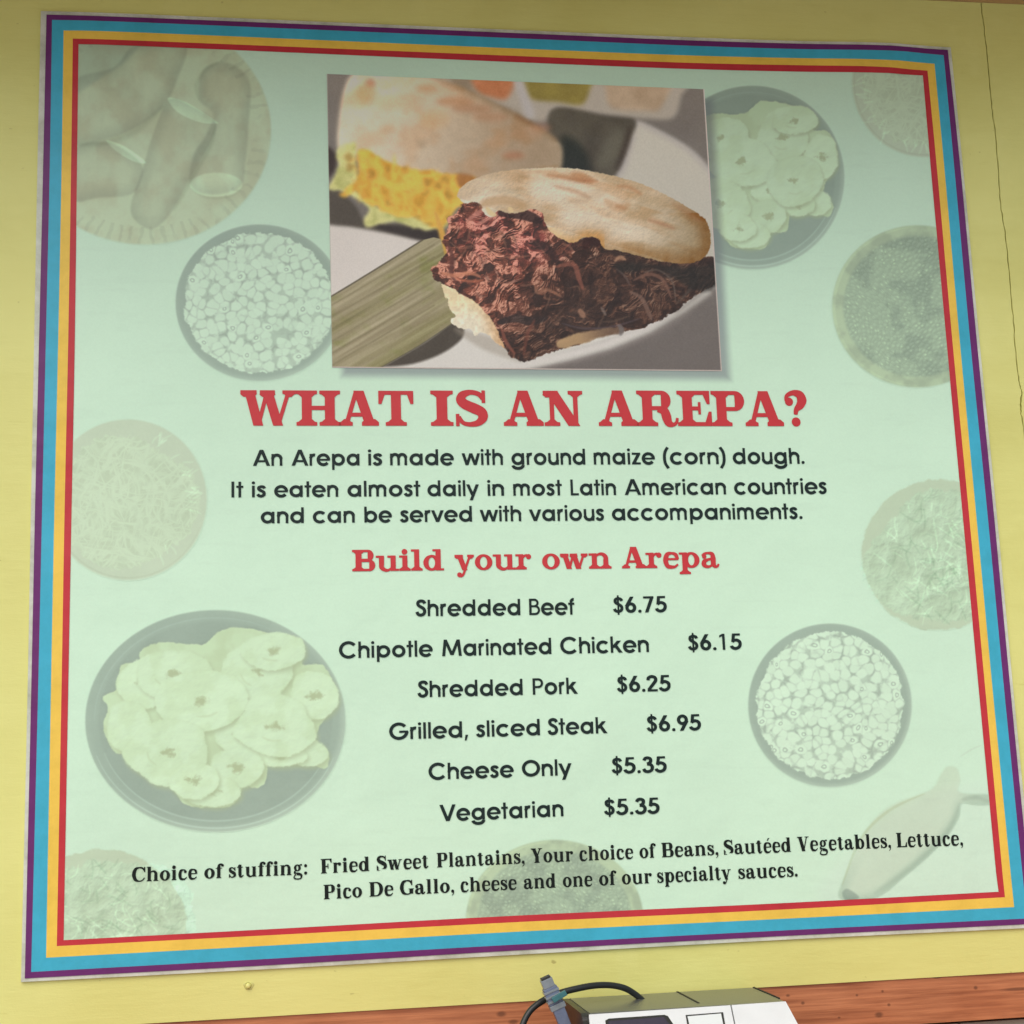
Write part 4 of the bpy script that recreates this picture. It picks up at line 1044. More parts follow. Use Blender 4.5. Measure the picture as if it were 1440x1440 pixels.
def wood_material(name, c1, c2, knots=True):
    m, n, b = new_mat(name)
    tc = n.nodes.new('ShaderNodeTexCoord')
    mp = n.nodes.new('ShaderNodeMapping'); mp.inputs['Scale'].default_value = (1.1, 1, 26)
    nz = n.nodes.new('ShaderNodeTexNoise'); nz.inputs['Scale'].default_value = 7; nz.inputs['Detail'].default_value = 8; nz.inputs['Roughness'].default_value = .62; nz.inputs['Distortion'].default_value = .3
    n.links.new(tc.outputs['Object'], mp.inputs[0]); n.links.new(mp.outputs[0], nz.inputs['Vector'])
    cr = n.nodes.new('ShaderNodeValToRGB'); e = cr.color_ramp.elements
    e[0].position = .3; e[0].color = (*(np.array(c2)), 1); e[1].position = .62; e[1].color = (*np.array(c1), 1)
    n.links.new(nz.outputs['Fac'], cr.inputs[0]); col = cr.outputs[0]
    # slow reddish drift
    mp3 = n.nodes.new('ShaderNodeMapping'); mp3.inputs['Scale'].default_value = (6, 1, 9)
    n3 = n.nodes.new('ShaderNodeTexNoise'); n3.inputs['Scale'].default_value = 1.6; n.links.new(tc.outputs['Object'], mp3.inputs[0]); n.links.new(mp3.outputs[0], n3.inputs['Vector'])
    mx = n.nodes.new('ShaderNodeMix'); mx.data_type = 'RGBA'; mx.blend_type = 'MULTIPLY'; mx.inputs['B'].default_value = (.86, .76, .70, 1)
    r3 = n.nodes.new('ShaderNodeMapRange'); r3.inputs['From Min'].default_value = .45; r3.inputs['From Max'].default_value = .75
    n.links.new(n3.outputs['Fac'], r3.inputs['Value']); n.links.new(r3.outputs[0], mx.inputs['Factor']); n.links.new(col, mx.inputs['A']); col = mx.outputs['Result']
    if knots:
        for (kx, kz, kr, st) in KNOTS:
            vm = n.nodes.new('ShaderNodeVectorMath'); vm.operation = 'SUBTRACT'; vm.inputs[1].default_value = (kx, 0, kz)
            n.links.new(tc.outputs['Object'], vm.inputs[0])
            ml = n.nodes.new('ShaderNodeVectorMath'); ml.operation = 'MULTIPLY'; ml.inputs[1].default_value = (1 / (kr * st), 0, 1 / kr); n.links.new(vm.outputs[0], ml.inputs[0])
            ln = n.nodes.new('ShaderNodeVectorMath'); ln.operation = 'LENGTH'; n.links.new(ml.outputs[0], ln.inputs[0])
            rr = n.nodes.new('ShaderNodeMapRange'); rr.inputs['From Min'].default_value = .5; rr.inputs['From Max'].default_value = 1.15; rr.inputs['To Min'].default_value = .65; rr.inputs['To Max'].default_value = 0
            n.links.new(ln.outputs['Value'], rr.inputs['Value'])
            mk = n.nodes.new('ShaderNodeMix'); mk.data_type = 'RGBA'; mk.inputs['B'].default_value = (*(np.array(c2) * .28), 1)
            n.links.new(rr.outputs[0], mk.inputs['Factor']); n.links.new(col, mk.inputs['A']); col = mk.outputs['Result']
    n.links.new(col, b.inputs['Base Color']); b.inputs['Roughness'].default_value = .42
    bp = n.nodes.new('ShaderNodeBump'); bp.inputs['Strength'].default_value = .3; bp.inputs['Distance'].default_value = .001
    n.links.new(nz.outputs['Fac'], bp.inputs['Height']); n.links.new(bp.outputs[0], b.inputs['Normal'])
    return m


WB = .006                                     # the wood stands back a little behind the plywood
KNOTS = []
for (x, y, r, st) in ((1129, 1410.5, .0022, 1.2), (1205, 1399.5, .0016, 1.2), (1241, 1394, .0018, 1), (1372, 1389, .0026, 1.1), (1236, 1427, .0038, 1.5), (1108, 1400, .0018, 1.6), (1430, 1391, .0022, 11), (1250, 1413, .002, 1.2), (705, 1426, .0035, 1.8), (722, 1437, .003, 2.2), (1180, 1431, .0014, 1.5), (1318, 1375, .0012, 5)):
    v = at(x, y, WB); KNOTS.append((v.x, v.z, r, st))
M_wood = wood_material('red_stained_pine', lin((204, 132, 88)) / ILLUM, lin((150, 86, 52)) / ILLUM)
zb = at(1440, 1430.5, WB).z
wood = slab('wood_board', pts=[(-3, zb), (3, zb), (3, LOW + .012), (-3, LOW + .012)], y0=WB, y1=.03, mat=M_wood)
wood.data.transform(Matrix.Identity(4))
# the board's top is behind the plywood, so trim: plywood occupies y .0014-.0115; board starts below it
set_props(wood, 'reddish stained pine board running below the yellow wall', 'board')
for v in wood.data.vertices:
    if v.co.z > LOW: v.co.z = LOW - .0006
# pale boards below the pine board, split by a dark joint
M_grey = simple_mat('weathered_grey', lin((150, 140, 124)) / ILLUM, .7, bump=.4, bscale=40, var=.3, vscale=30, stretch=(.3, 1, 3))
jx = at(1346, 1437, .02).x
dado = empty('lower_wall', (0, .05, 0)); set_props(dado, 'weathered grey boards below the pine board, lower right edge', 'wall')
for a, b in ((jx - .9, jx - .0012), (jx + .0012, jx + .9), (jx + .9024, jx + 1.8), (jx - 1.8, jx - .9024)):
    bmx = box_bm(a, b, .014, .05, .1, zb - .0035, .0015)
    o = link('board', bm_mesh('board', bmx), M_grey, dado); o.matrix_parent_inverse = Matrix.Translation((0, -.05, 0))
inner = link('wall_core', bm_mesh('wall_core', box_bm(-3, 3, .052, .14, 0, SOF + .2)), simple_mat('dark_core', (.02, .015, .012), .9)); set_props(inner, kind='structure')

# eave over the wall
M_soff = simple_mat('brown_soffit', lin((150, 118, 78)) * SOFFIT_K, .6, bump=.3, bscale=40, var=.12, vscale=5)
eave = link('eave', bm_mesh('eave', box_bm(-3.2, 3.2, -EAVE_D, .14, SOF + .0002, SOF + .09, .004)), M_soff); set_props(eave, 'brown board eave just above the yellow wall, seen as a sliver top right', 'eave')

# small painted screw head under the poster
sc = at(349, 1386.5)
screw = empty('screw', (sc.x, WY, sc.z)); set_props(screw, 'small paint covered screw head in the yellow wall below the poster', 'screw')
bm = bmesh.new()
prof = [(0, -.0046), (.0016, -.0045), (.0026, -.0038), (.0031, -.0026), (.0031, -.0016), (.0022, -.0008), (.0022, .0)]
N = 20; rings = [[bm.verts.new((r * math.cos(2 * math.pi * k / N), y, r * math.sin(2 * math.pi * k / N))) for k in range(N)] for r, y in prof[1:]]
c0 = bm.verts.new((0, prof[0][1], 0))
for k in range(N):
    bm.faces.new((c0, rings[0][k], rings[0][(k + 1) % N]))
    for a, b in zip(rings, rings[1:]): bm.faces.new((a[k], b[k], b[(k + 1) % N], a[(k + 1) % N]))
bmesh.ops.recalc_face_normals(bm, faces=bm.faces[:])
M_scr = simple_mat('painted_metal', YELLOW, .35)
link('head', bm_mesh('head', bm, True), M_scr, screw)
bm = bmesh.new(); ang = np.linspace(0, 2 * math.pi, 25)[:-1]
vi = [bm.verts.new((.0030 * math.cos(a), -.0002, .0030 * math.sin(a))) for a in ang]
vo = [bm.verts.new(((.0058 + .0012 * math.sin(3 * a)) * math.cos(a) + .0006, -.0001 + .0, (.0050 + .0010 * math.cos(2 * a)) * math.sin(a) - .0006)) for a in ang]
vm = [bm.verts.new(((.0042) * math.cos(a), -.0011, (.0042) * math.sin(a))) for a in ang]
for k in range(24):
    j = (k + 1) % 24
    bm.faces.new((vi[k], vm[k], vm[j], vi[j])); bm.faces.new((vm[k], vo[k], vo[j], vm[j]))
bmesh.ops.recalc_face_normals(bm, faces=bm.faces[:])
link('raised_paint', bm_mesh('raised_paint', bm, True), simple_mat('cracked_paint', YELLOW * .8, .6), screw)

# ================================================================== POSTER
poster = empty('menu_poster', at(735, 1343)); set_props(poster, 'large green menu poster about arepas with rainbow border and food photo', 'poster')
PINV = Matrix.Translation(-poster.location)
B = {
 0: ([(57.5, 15.5), (200, 20), (720, 42), (960, 52), (1120, 57.6), (1200, 58.9), (1260, 60.7), (1295, 64.1), (1337, 66.6)],
     [(57.5, 15.5), (52.5, 240), (48, 480), (43.5, 720), (39, 960), (29.5, 1381)],
     [(1337, 66.6), (1354.6, 240), (1377.4, 480), (1401.4, 720), (1424, 960), (1449.5, 1220), (1458, 1304.6)],
     [(29.5, 1381), (400, 1361.5), (720, 1343), (1080, 1322.7), (1440, 1305.3), (1458, 1304.6)]),
 1: ([(65.5, 21), (200, 25.2), (720, 46.7), (960, 56.8), (1120, 61.7), (1200, 62.9), (1260, 64.7), (1295, 68.1), (1332.5, 70.6)],
     [(65.5, 21), (60.7, 240), (55, 480), (49.3, 720), (44.3, 960), (35, 1375.8)],
     [(1332.5, 70.6), (1350.6, 240), (1373.3, 480), (1397, 720), (1419.6, 960), (1445, 1220), (1453, 1299)],
     [(35, 1375.8), (400, 1356), (720, 1336.8), (1080, 1317.3), (1440, 1299.8), (1453, 1299)]),
 2: ([(73.3, 28.5), (200, 32), (720, 54), (960, 64.3), (1120, 69.3), (1200, 70.3), (1260, 71.7), (1295, 75), (1326.7, 78)],
     [(73.3, 28.5), (70, 240), (64.6, 480), (59.3, 720), (54, 960), (44, 1366.7)],
     [(1326.7, 78), (1342, 240), (1364, 480), (1388, 720), (1410.7, 960), (1436.5, 1220), (1444, 1291.5)],
     [(44, 1366.7), (400, 1347), (720, 1328.5), (1080, 1309.4), (1444, 1291.5)]),
 3: ([(89.5, 43.3), (200, 46.2), (720, 68.3), (960, 78), (1120, 82), (1200, 83), (1260, 85), (1290, 88), (1313.8, 90)],
     [(89.5, 43.3), (86.7, 240), (82, 480), (76.6, 720), (72, 960), (65, 1346.7)],
     [(1313.8, 90), (1328, 240), (1349.3, 480), (1372, 720), (1394.5, 960), (1420, 1220), (1425.7, 1275.5)],
     [(65, 1346.7), (400, 1328.5), (720, 1310.5), (1080, 1293), (1425.7, 1275.5)]),
 4: ([(102.5, 54.7), (200, 57.7), (720, 78.8), (960, 88.4), (1120, 92), (1200, 93), (1250, 94.7), (1280, 97.8), (1304, 99.7)],
     [(102.5, 54.7), (100, 240), (96, 480), (90.9, 720), (86.8, 960), (80, 1330.4)],
     [(1304, 99.7), (1317.5, 240), (1339, 480), (1362, 720), (1384.3, 960), (1408.6, 1220), (1412.8, 1261.7)],
     [(80, 1330.4), (400, 1314), (720, 1297), (1080, 1280), (1412.8, 1261.7)]),
 5: ([(110.5, 62.5), (200, 65.2), (720, 87.5), (960, 97), (1120, 101), (1200, 101.8), (1250, 103), (1275, 105.2), (1297.5, 106.5)],
     [(110.5, 62.5), (108.3, 240), (105.3, 480), (100.8, 720), (96.2, 960), (89.6, 1322)],
     [(1297.5, 106.5), (1309, 240), (1330.7, 480), (1353, 720), (1375.2, 960), (1399.8, 1220), (1404, 1254)],
     [(89.6, 1322), (400, 1305.5), (720, 1287.8), (1080, 1271), (1404, 1254)]),
}


def side(pts, ax, N=48):
    p = np.array(pts, float); t = (p[:, ax] - p[0, ax]) / (p[-1, ax] - p[0, ax])
    tt = np.linspace(0, 1, N + 1)
    sp_ = spline(pts, 8, False); ts = (sp_[:, ax] - p[0, ax]) / (p[-1, ax] - p[0, ax])
    o = 1 - ax
    main = p[0, ax] + tt * (p[-1, ax] - p[0, ax])
    oth = np.interp(tt, ts, sp_[:, o])
    return list(zip(main, oth)) if ax == 0 else list(zip(oth, main))


def ring_loop(k):
    t, l, r, b = B[k]
    T, L, R, Bo = side(t, 0), side(l, 1), side(r, 1), side(b, 0)
    return T[:-1] + R[:-1] + Bo[::-1][:-1] + L[::-1][:-1]


LOOPS = {k: [at(float(x), float(y)) for x, y in ring_loop(k)] for k in B}


def glossy_print(name, col=None, img=None, rough=.36, coat=.0, dirt=0.0):
    m, n, b = new_mat(name)
    if img is not None:
        ti = n.nodes.new('ShaderNodeTexImage'); ti.image = img; ti.extension = 'EXTEND'; ti.interpolation = 'Cubic'
        uv = n.nodes.new('ShaderNodeUVMap'); uv.uv_map = 'print'; n.links.new(uv.outputs[0], ti.inputs[0]); n.links.new(ti.outputs[0], b.inputs['Base Color'])
    else:
        b.inputs['Base Color'].default_value = (*[float(min(.95, max(0, c))) for c in col], 1)
    b.inputs['Roughness'].default_value = rough; b.inputs['Specular IOR Level'].default_value = .26
    tc = n.nodes.new('ShaderNodeTexCoord')
    nz = n.nodes.new('ShaderNodeTexNoise'); nz.inputs['Scale'].default_value = 5.5; nz.inputs['Detail'].default_value = 5; nz.inputs['Roughness'].default_value = .5
    n2 = n.nodes.new('ShaderNodeTexNoise'); n2.inputs['Scale'].default_value = 180; n2.inputs['Detail'].default_value = 2
    geo = n.nodes.new('ShaderNodeNewGeometry')
    if dirt:
        nd_ = n.nodes.new('ShaderNodeTexNoise'); nd_.inputs['Scale'].default_value = 22; nd_.inputs['Detail'].default_value = 8; nd_.inputs['Roughness'].default_value = .7
        n.links.new(geo.outputs['Position'], nd_.inputs['Vector'])
        rp = n.nodes.new('ShaderNodeMapRange'); rp.inputs['From Min'].default_value = .42; rp.inputs['From Max'].default_value = .68; n.links.new(nd_.outputs['Fac'], rp.inputs['Value'])
        mx = n.nodes.new('ShaderNodeMix'); mx.data_type = 'RGBA'; mx.inputs['A'].default_value = b.inputs['Base Color'].default_value[:]
        mx.inputs['B'].default_value = (*[float(c) * k for c, k in zip(col, (1 - dirt, 1 - dirt, 1 - dirt * 1.2))], 1)
        n.links.new(rp.outputs[0], mx.inputs['Factor']); n.links.new(mx.outputs['Result'], b.inputs['Base Color'])
    n.links.new(geo.outputs['Position'], nz.inputs['Vector']); n.links.new(geo.outputs['Position'], n2.inputs['Vector'])
    bp = n.nodes.new('ShaderNodeBump'); bp.inputs['Strength'].default_value = .6; bp.inputs['Distance'].default_value = .012
    n.links.new(nz.outputs['Fac'], bp.inputs['Height'])
    b2 = n.nodes.new('ShaderNodeBump'); b2.inputs['Strength'].default_value = .12; b2.inputs['Distance'].default_value = .0004
    n.links.new(n2.outputs['Fac'], b2.inputs['Height']); n.links.new(bp.outputs[0], b2.inputs['Normal']); n.links.new(b2.outputs[0], b.inputs['Normal'])
    return m


def add_part(name, m, mat, label=None, parent=poster, inv=None):
    o = link(name, m, mat, parent); o.matrix_parent_inverse = inv if inv is not None else PINV
    if label: o['label'] = label
    return o


def fill_loop(name, loop, Y):
    tri = tessellate_polygon([[Vector((v.x, v.z, 0)) for v in loop]])
    m = mesh_from(name, [(v.x, Y, v.z) for v in loop], [tuple(t) for t in tri])
    bm = bmesh.new(); bm.from_mesh(m)
    for f in bm.faces:
        f.normal_update()
        if f.normal.y > 0: f.normal_flip()
    bm.to_mesh(m); bm.free(); return m


# vinyl sheet with thickness
L0 = LOOPS[0]; n0 = len(L0)
tri = tessellate_polygon([[Vector((v.x, v.z, 0)) for v in L0]])
Vv = [(v.x, 0, v.z) for v in L0] + [(v.x, .0034, v.z) for v in L0]
Fv = [tuple(t) for t in tri] + [(i, (i + 1) % n0, n0 + (i + 1) % n0, n0 + i) for i in range(n0)]
msh = mesh_from('vinyl_sheet', Vv, Fv); bm = bmesh.new(); bm.from_mesh(msh); bmesh.ops.recalc_face_normals(bm, faces=bm.faces[:]); bm.to_mesh(msh); bm.free()
add_part('vinyl_sheet', msh, glossy_print('white_vinyl', lin((224, 224, 208)) / ILLUM * .95, dirt=.35), 'white margin of the vinyl sheet')
# the four printed border lines
for k, (nm, c, lb) in enumerate((('border_line', (112, 46, 110), 'outermost purple border line'), ('border_line', (70, 180, 207), 'wide turquoise border line'), ('border_line', (249, 205, 86), 'yellow border line'), ('border_line', (203, 56, 64), 'innermost red border line'))):
    a, b = LOOPS[k + 1], LOOPS[k + 2]; n_ = len(a)
    m = mesh_from(nm, [(v.x, -.0008, v.z) for v in a] + [(v.x, -.0008, v.z) for v in b], [(i, n_ + i, n_ + (i + 1) % n_, (i + 1) % n_) for i in range(n_)])
    bm = bmesh.new(); bm.from_mesh(m)
    for f in bm.faces:
        f.normal_update()
        if f.normal.y > 0: f.normal_flip()
    bm.to_mesh(m); bm.free()
    add_part(nm, m, glossy_print('ink_' + lb.split()[1], lin(c) / ILLUM, dirt=.13), lb)
# the green field, its print and the faded bowls
L5 = LOOPS[5]
bx = (min(v.x for v in L5) - .002, max(v.x for v in L5) + .002, min(v.z for v in L5) - .002, max(v.z for v in L5) + .002)
PR, panel_img = draw_panel(bx)
M_panel = glossy_print('green_print', img=panel_img)
m = fill_loop('green_field', L5, -.0003); PR.uv(m); add_part('green_field', m, M_panel, 'pale mint green field of the poster')


def clip_poly(P, loop):
    """keep the outline inside the green field"""
    q = []
    cx = sum(p.x for p in P) / len(P); cz = sum(p.z for p in P) / len(P)
    LX = np.array([v.x for v in loop]); LZ = np.array([v.z for v in loop]); poly = np.stack([LX, LZ], 1)
    out = [(p.x, p.z) for p in P]
    for i in range(len(poly)):                     # Sutherland-Hodgman against the (convex enough) field, 4 sides
        pass
    c = [poly[0], poly[48], poly[96], poly[144]]
    for i in range(4):
        a, b = c[i], c[(i + 1) % 4]; ins = lambda p: (b[0] - a[0]) * (p[1] - a[1]) - (b[1] - a[1]) * (p[0] - a[0]) <= 0
        res = []
        for j in range(len(out)):
            p0, p1 = out[j - 1], out[j]; i0, i1 = ins(p0), ins(p1)
            if i0 != i1:
                d = (p1[0] - p0[0], p1[1] - p0[1]); den = (b[0] - a[0]) * d[1] - (b[1] - a[1]) * d[0]
                t = -((b[0] - a[0]) * (p0[1] - a[1]) - (b[1] - a[1]) * (p0[0] - a[0])) / den
                res.append((p0[0] + t * d[0], p0[1] + t * d[1]))
            if i1: res.append(p1)
        out = res
    return [Vector((x, 0, z)) for x, z in out]


for lab, (cx, cy, rx, ry), kind in BOWLS:
    P = clip_poly([at(x, y) for x, y in ell(cx, cy, rx + 1.5, ry + 1.5, 40)], L5)
    m = fill_loop('printed_bowl', P, -.0005 - .00003 * (len(lab) % 3)); PR.uv(m); add_part('printed_bowl', m, M_panel, lab)
P = clip_poly([at(float(x), float(y)) for x, y in spline(ROOT, 3)], L5)
m = fill_loop('printed_banana', P, -.00062); PR.uv(m); add_part('printed_banana', m, M_panel, 'faded print of a peeled banana in the lower right corner')
# the food photograph
PF, food_img = draw_food()
m = fill_loop('food_photo', [at(*p) for p in PH], -.0009); PF.uv(m)
add_part('food_photo', m, glossy_print('food_print', img=food_img), 'printed photograph of two filled arepas on a white plate')

# ---- lettering
FG = Face(gothic())
FC = Face(roman(285, 112, 100, 1.0, .98, 720, 380))
FT = Face(roman(274, 80, 46, .92, .85, 705, 290))
M_red = glossy_print('ink_lettering_red', np.array(read((190, 54, 58), 590)), rough=.4)
M_dark = glossy_print('ink_lettering_dark', np.array(read((20, 36, 33), 700)), rough=.45)
M_black = glossy_print('ink_lettering_black', np.array(read((14, 24, 18), 1200)), rough=.45)
TY = -.0011


def put(name, face, words, cap, mat, label, track=0):
    add_part(name, text_mesh(name, face, words, cap, TY, track), mat, label)


def wl(txt, spans, ya, yb):
    """words of one line, the baseline running from ya at the first ink to yb at the last"""
    ws = txt.split(); xa, xb = spans[0][0], spans[-1][1]
    f = lambda x: ya + (yb - ya) * (x - xa) / (xb - xa)
    return [(w_, a, f(a), b, f(b)) for w_, (a, b) in zip(ws, spans)]


put('heading', FC, wl('WHAT IS AN AREPA?', [(338, 582), (606, 686.5), (708.5, 820.5), (842, 1136.5)], 598.8, 599.6), 49.4, M_red, 'large red heading WHAT IS AN AREPA?', -32)
put('description_line', FG, wl('An Arepa is made with ground maize (corn) dough.', [(355.7, 397.5), (410, 505.6), (517.5, 537.8), (548.3, 638.5), (649.5, 707.7), (719, 823.1), (834.7, 921.3), (932.5, 1020.6), (1030.6, 1131.3)], 655.3, 652.4), 22.4, M_dark, 'dark line beginning An Arepa is made')
put('description_line', FG, wl('It is eaten almost daily in most Latin American countries', [(325.5, 342.2), (353.9, 374.2), (385.5, 476), (488.6, 591.3), (601.1, 673.7), (685.3, 709.2), (721.5, 790.3), (802.5, 866.6), (878.4, 1021.3), (1032.5, 1162.8)], 699.7, 694.6), 22.2, M_dark, 'dark line beginning It is eaten')
put('description_line', FG, wl('and can be served with various accompaniments.', [(366.7, 427.3), (439.9, 499.3), (512.4, 551.3), (562.3, 663.8), (674.9, 733.4), (744, 849.7), (860.6, 1128.4)], 736.2, 729.8), 22.2, M_dark, 'dark line beginning and can be served')
put('subheading', FC, wl('Build your own Arepa', [(495.3, 624.4), (639.2, 747.3), (762.5, 860), (874.5, 1011.8)], 803.6, 798.0), 30, M_red, 'smaller red heading Build your own Arepa', -32)
ITEMS = [('Shredded Beef', [(584.2, 731.7), (744.2, 807.9)], 866.8, 864.4, '$6.75', (862.1, 937.9), 862.4, 860.6),
         ('Chipotle Marinated Chicken', [(476.7, 608.8), (621.7, 775.4), (787.9, 912.9)], 925.8, 917, '$6.15', (967.5, 1043.3), 915.2, 913.2),
         ('Shredded Pork', [(587, 735), (749.2, 812.5)], 980.8, 975.6, '$6.25', (867.5, 943.3), 973.8, 971.6),
         ('Grilled, sliced Steak', [(547.3, 658.3), (669.3, 759.3), (770, 854)], 1040.2, 1031.0, '$6.95', (909.3, 986), 1029.4, 1026.6),
         ('Cheese Only', [(602.7, 722.7), (734, 804)], 1096.6, 1090.0, '$5.35', (860, 937.7), 1088.2, 1085.8),
         ('Vegetarian', [(618.3, 792.7)], 1155.0, 1147.8, '$5.35', (849.3, 927.7), 1146.6, 1143.8)]
for t_, sp2, ya, yb, pr, (pa, pb), pya, pyb in ITEMS:
    put('menu_item', FG, wl(t_, sp2, ya, yb), 23.0, M_dark, 'menu line reading ' + t_)
    put('price', FG, [(pr, pa, pya, pb, pyb)], 22.6, M_dark, 'price %s beside %s' % (pr, t_))
base = lambda x: float(np.interp(x, [185, 278, 432, 519, 614, 737, 930, 1112, 1261, 1354], [1240.3, 1236, 1229.4, 1224.6, 1219.8, 1214, 1205.6, 1197.6, 1191.6, 1188.4]))
ws = [(185.5, 277.5), (287.3, 314.8), (321.7, 431.9), (451.3, 519.4), (529.8, 602.5), (614.4, 737.5), (746.8, 806), (814.8, 890.6), (899.4, 922.7), (930.6, 1010), (1017.9, 1112.1), (1121.5, 1252.7), (1260.9, 1353.9)]
put('stuffing_line', FT, [(w_, a, base(a), b, base(b)) for w_, (a, b) in zip('Choice of stuffing: Fried Sweet Plantains, Your choice of Beans, Saut\u00e9ed Vegetables, Lettuce,'.split(), ws)], 20.3, M_black, 'black line beginning Choice of stuffing:')
base2 = lambda x: float(np.interp(x, [455, 560, 727, 867, 1028, 1122], [1264.6, 1258.6, 1250.6, 1244.2, 1236.4, 1232.4]))
ws = [(455.3, 509.2), (519.5, 553.4), (562.4, 638.6), (647.7, 726.7), (736.6, 781.2), (791.5, 833.2), (842.5, 867.3), (874.6, 916.9), (924.2, 1028.1), (1038.3, 1121.5)]
put('stuffing_line', FT, [(w_, a, base2(a), b, base2(b)) for w_, (a, b) in zip('Pico De Gallo, cheese and one of our specialty sauces.'.split(), ws)], 20.3, M_black, 'black line beginning Pico De Gallo,')

# ================================================================== DEVICE, PLUG AND CABLE AT THE FOOT
TOPZ = 1.2482
XL, XR = at(827, 1427, -.128).x, .2385
YF = -.128
# slope of the front: toward the viewer as it goes down
bestY = min(np.arange(-.30, -.128, .001), key=lambda yy: abs(at(1122, 1440, float(yy)).x - XR))
pb_ = at(1122, 1440, float(bestY)); SL = (bestY - YF) / (TOPZ - pb_.z)       # dy per metre of drop (negative)
SL = max(SL, -1.2)
DH = .085
dev = empty('electronic_device', (.11, -.07, TOPZ - DH)); set_props(dev, 'silver and white electronic device with a dark window, cut off at the bottom edge', 'device')
DINV = Matrix.Translation(-Vector((.11, -.07, TOPZ - DH)))
M_white = simple_mat('white_plastic', (.74, .76, .76), .35, bump=.05, bscale=300, var=.09, vscale=35)
M_steel = simple_mat('brushed_steel', (.20, .21, .205), .30, metal=.6, bump=.08, bscale=60, stretch=(.3, 20, 1))
M_blk = simple_mat('black_plastic', (.025, .024, .022), .4, bump=.1, bscale=200)
M_gap = simple_mat('dark_gap', (.012, .011, .01), .7)


def on_front(px, py):
    d = Vector((RWC.T @ np.array([(px - PX / 2) / F, (py - PX / 2) / F, 1.0])).tolist()); c = Vector(CAM.tolist())
    # y = YF + SL*(TOPZ - z)
    k = (YF + SL * (TOPZ - c.z) - c.y) / (d.y + SL * d.z)
    return c + d * k


zbm = TOPZ - DH


def wedge(x0, x1, top=TOPZ, bot=zbm, yb=-.004, inset=0.0, name='x'):
    yf_t = YF + inset; yf_b = YF + SL * (TOPZ - bot) + inset
    V = [(x0, yf_t + SL * (TOPZ - top), top), (x1, yf_t + SL * (TOPZ - top), top), (x1, yb, top), (x0, yb, top), (x0, yf_b, bot), (x1, yf_b, bot), (x1, yb, bot), (x0, yb, bot)]
    Fs_ = [(0, 1, 2, 3), (4, 7, 6, 5), (0, 4, 5, 1), (1, 5, 6, 2), (2, 6, 7, 3), (3, 7, 4, 0)]
    bm = bmesh.new(); vs = [bm.verts.new(v) for v in V]
    for f in Fs_: bm.faces.new([vs[i] for i in f])
    bmesh.ops.recalc_face_normals(bm, faces=bm.faces[:]); return bm


seam_x = on_front(1030, 1420).x
bm = wedge(XL + .001, XR - .001, inset=.002); bmesh.ops.bevel(bm, geom=bm.edges[:], offset=.0015, segments=2, affect='EDGES')
bm.verts.ensure_lookup_table()
add_part('casing', bm_mesh('casing', bm), M_steel, None, dev, DINV)


def plate_on_front(name, pxs, out, th, mat, label=None):
    """a flat piece lying on the sloping front, outline given as measured corners"""
    P = [on_front(*p) for p in pxs]; n = len(P)
    nd = Vector((0, -1, -SL)).normalized()         # outward normal of y = YF + SL*(TOPZ - z)
    V = [tuple(p + nd * out) for p in P] + [tuple(p - nd * th) for p in P]
    bm = bmesh.new(); vs = [bm.verts.new(v) for v in V]
    bm.faces.new(vs[:n]); bm.faces.new(vs[n:][::-1])
    for i in range(n): bm.faces.new((vs[i], vs[(i + 1) % n], vs[n + (i + 1) % n], vs[n + i]))
    bmesh.ops.recalc_face_normals(bm, faces=bm.faces[:])
    return add_part(name, bm_mesh(name, bm), mat, label, dev, DINV)


plate_on_front('front_panel', [(828, 1427.8), (1026.8, 1414.6), (1038, 1470), (834, 1486)], .0012, .003, M_white, 'left white front panel')
plate_on_front('front_panel', [(1028.6, 1414.4), (1104.5, 1409.2), (1134, 1464), (1040, 1470)], .0012, .003, M_white, 'right white front panel')
plate_on_front('dark_window', [(851, 1436.5), (856, 1434), (934, 1428.6), (939, 1430.5), (952, 1450), (970, 1478), (856, 1484)], .0018, .001, M_blk)
plate_on_front('window_pane', [(855, 1438.5), (933, 1432.3), (948, 1452), (962, 1474), (860, 1480)], .0026, .0004, simple_mat('smoky_glass', (.06, .055, .08), .12))
plate_on_front('display_frame', [(964, 1429), (1016.5, 1425), (1020, 1445), (1024, 1462), (970, 1466)], .0018, .001, M_blk)
plate_on_front('display', [(966.5, 1431.5), (1013.5, 1427.6), (1017, 1445), (1020, 1458), (973, 1461)], .0026, .0004, simple_mat('display_white', (.75, .79, .78), .3))
for x_, y_a, y_b in ((at_z(966, 1402, TOPZ).x, -.004, -.100), (at_z(1075, 1395, TOPZ).x, -.004, -.100)):
    bm = box_bm(x_ - .0011, x_ + .0011, y_b, y_a, TOPZ - .002, TOPZ + .0006)
    add_part('groove', bm_mesh('groove', bm), M_gap, None, dev, DINV)
# black left side of the casing, rounded off at its upper front corner
prof = [(-.003, TOPZ - .0005)] + [(YF + .012 + .012 * math.cos(t), TOPZ - .0125 + .012 * math.sin(t)) for t in np.linspace(math.pi / 2, math.pi * .85, 7)] + [(YF + SL * (TOPZ - zbm) + .002, zbm + .001), (-.003, zbm + .001)]
bm = bmesh.new(); k_ = len(prof)
va = [bm.verts.new((XL - .006, y, z)) for y, z in prof]; vb = [bm.verts.new((XL + .0008, y, z)) for y, z in prof]
bm.faces.new(va); bm.faces.new(vb[::-1])
for i in range(k_): bm.faces.new((va[i], va[(i + 1) % k_], vb[(i + 1) % k_], vb[i]))
bmesh.ops.recalc_face_normals(bm, faces=bm.faces[:])
add_part('side_panel', bm_mesh('side_panel', bm), M_blk, 'black left side panel', dev, DINV)
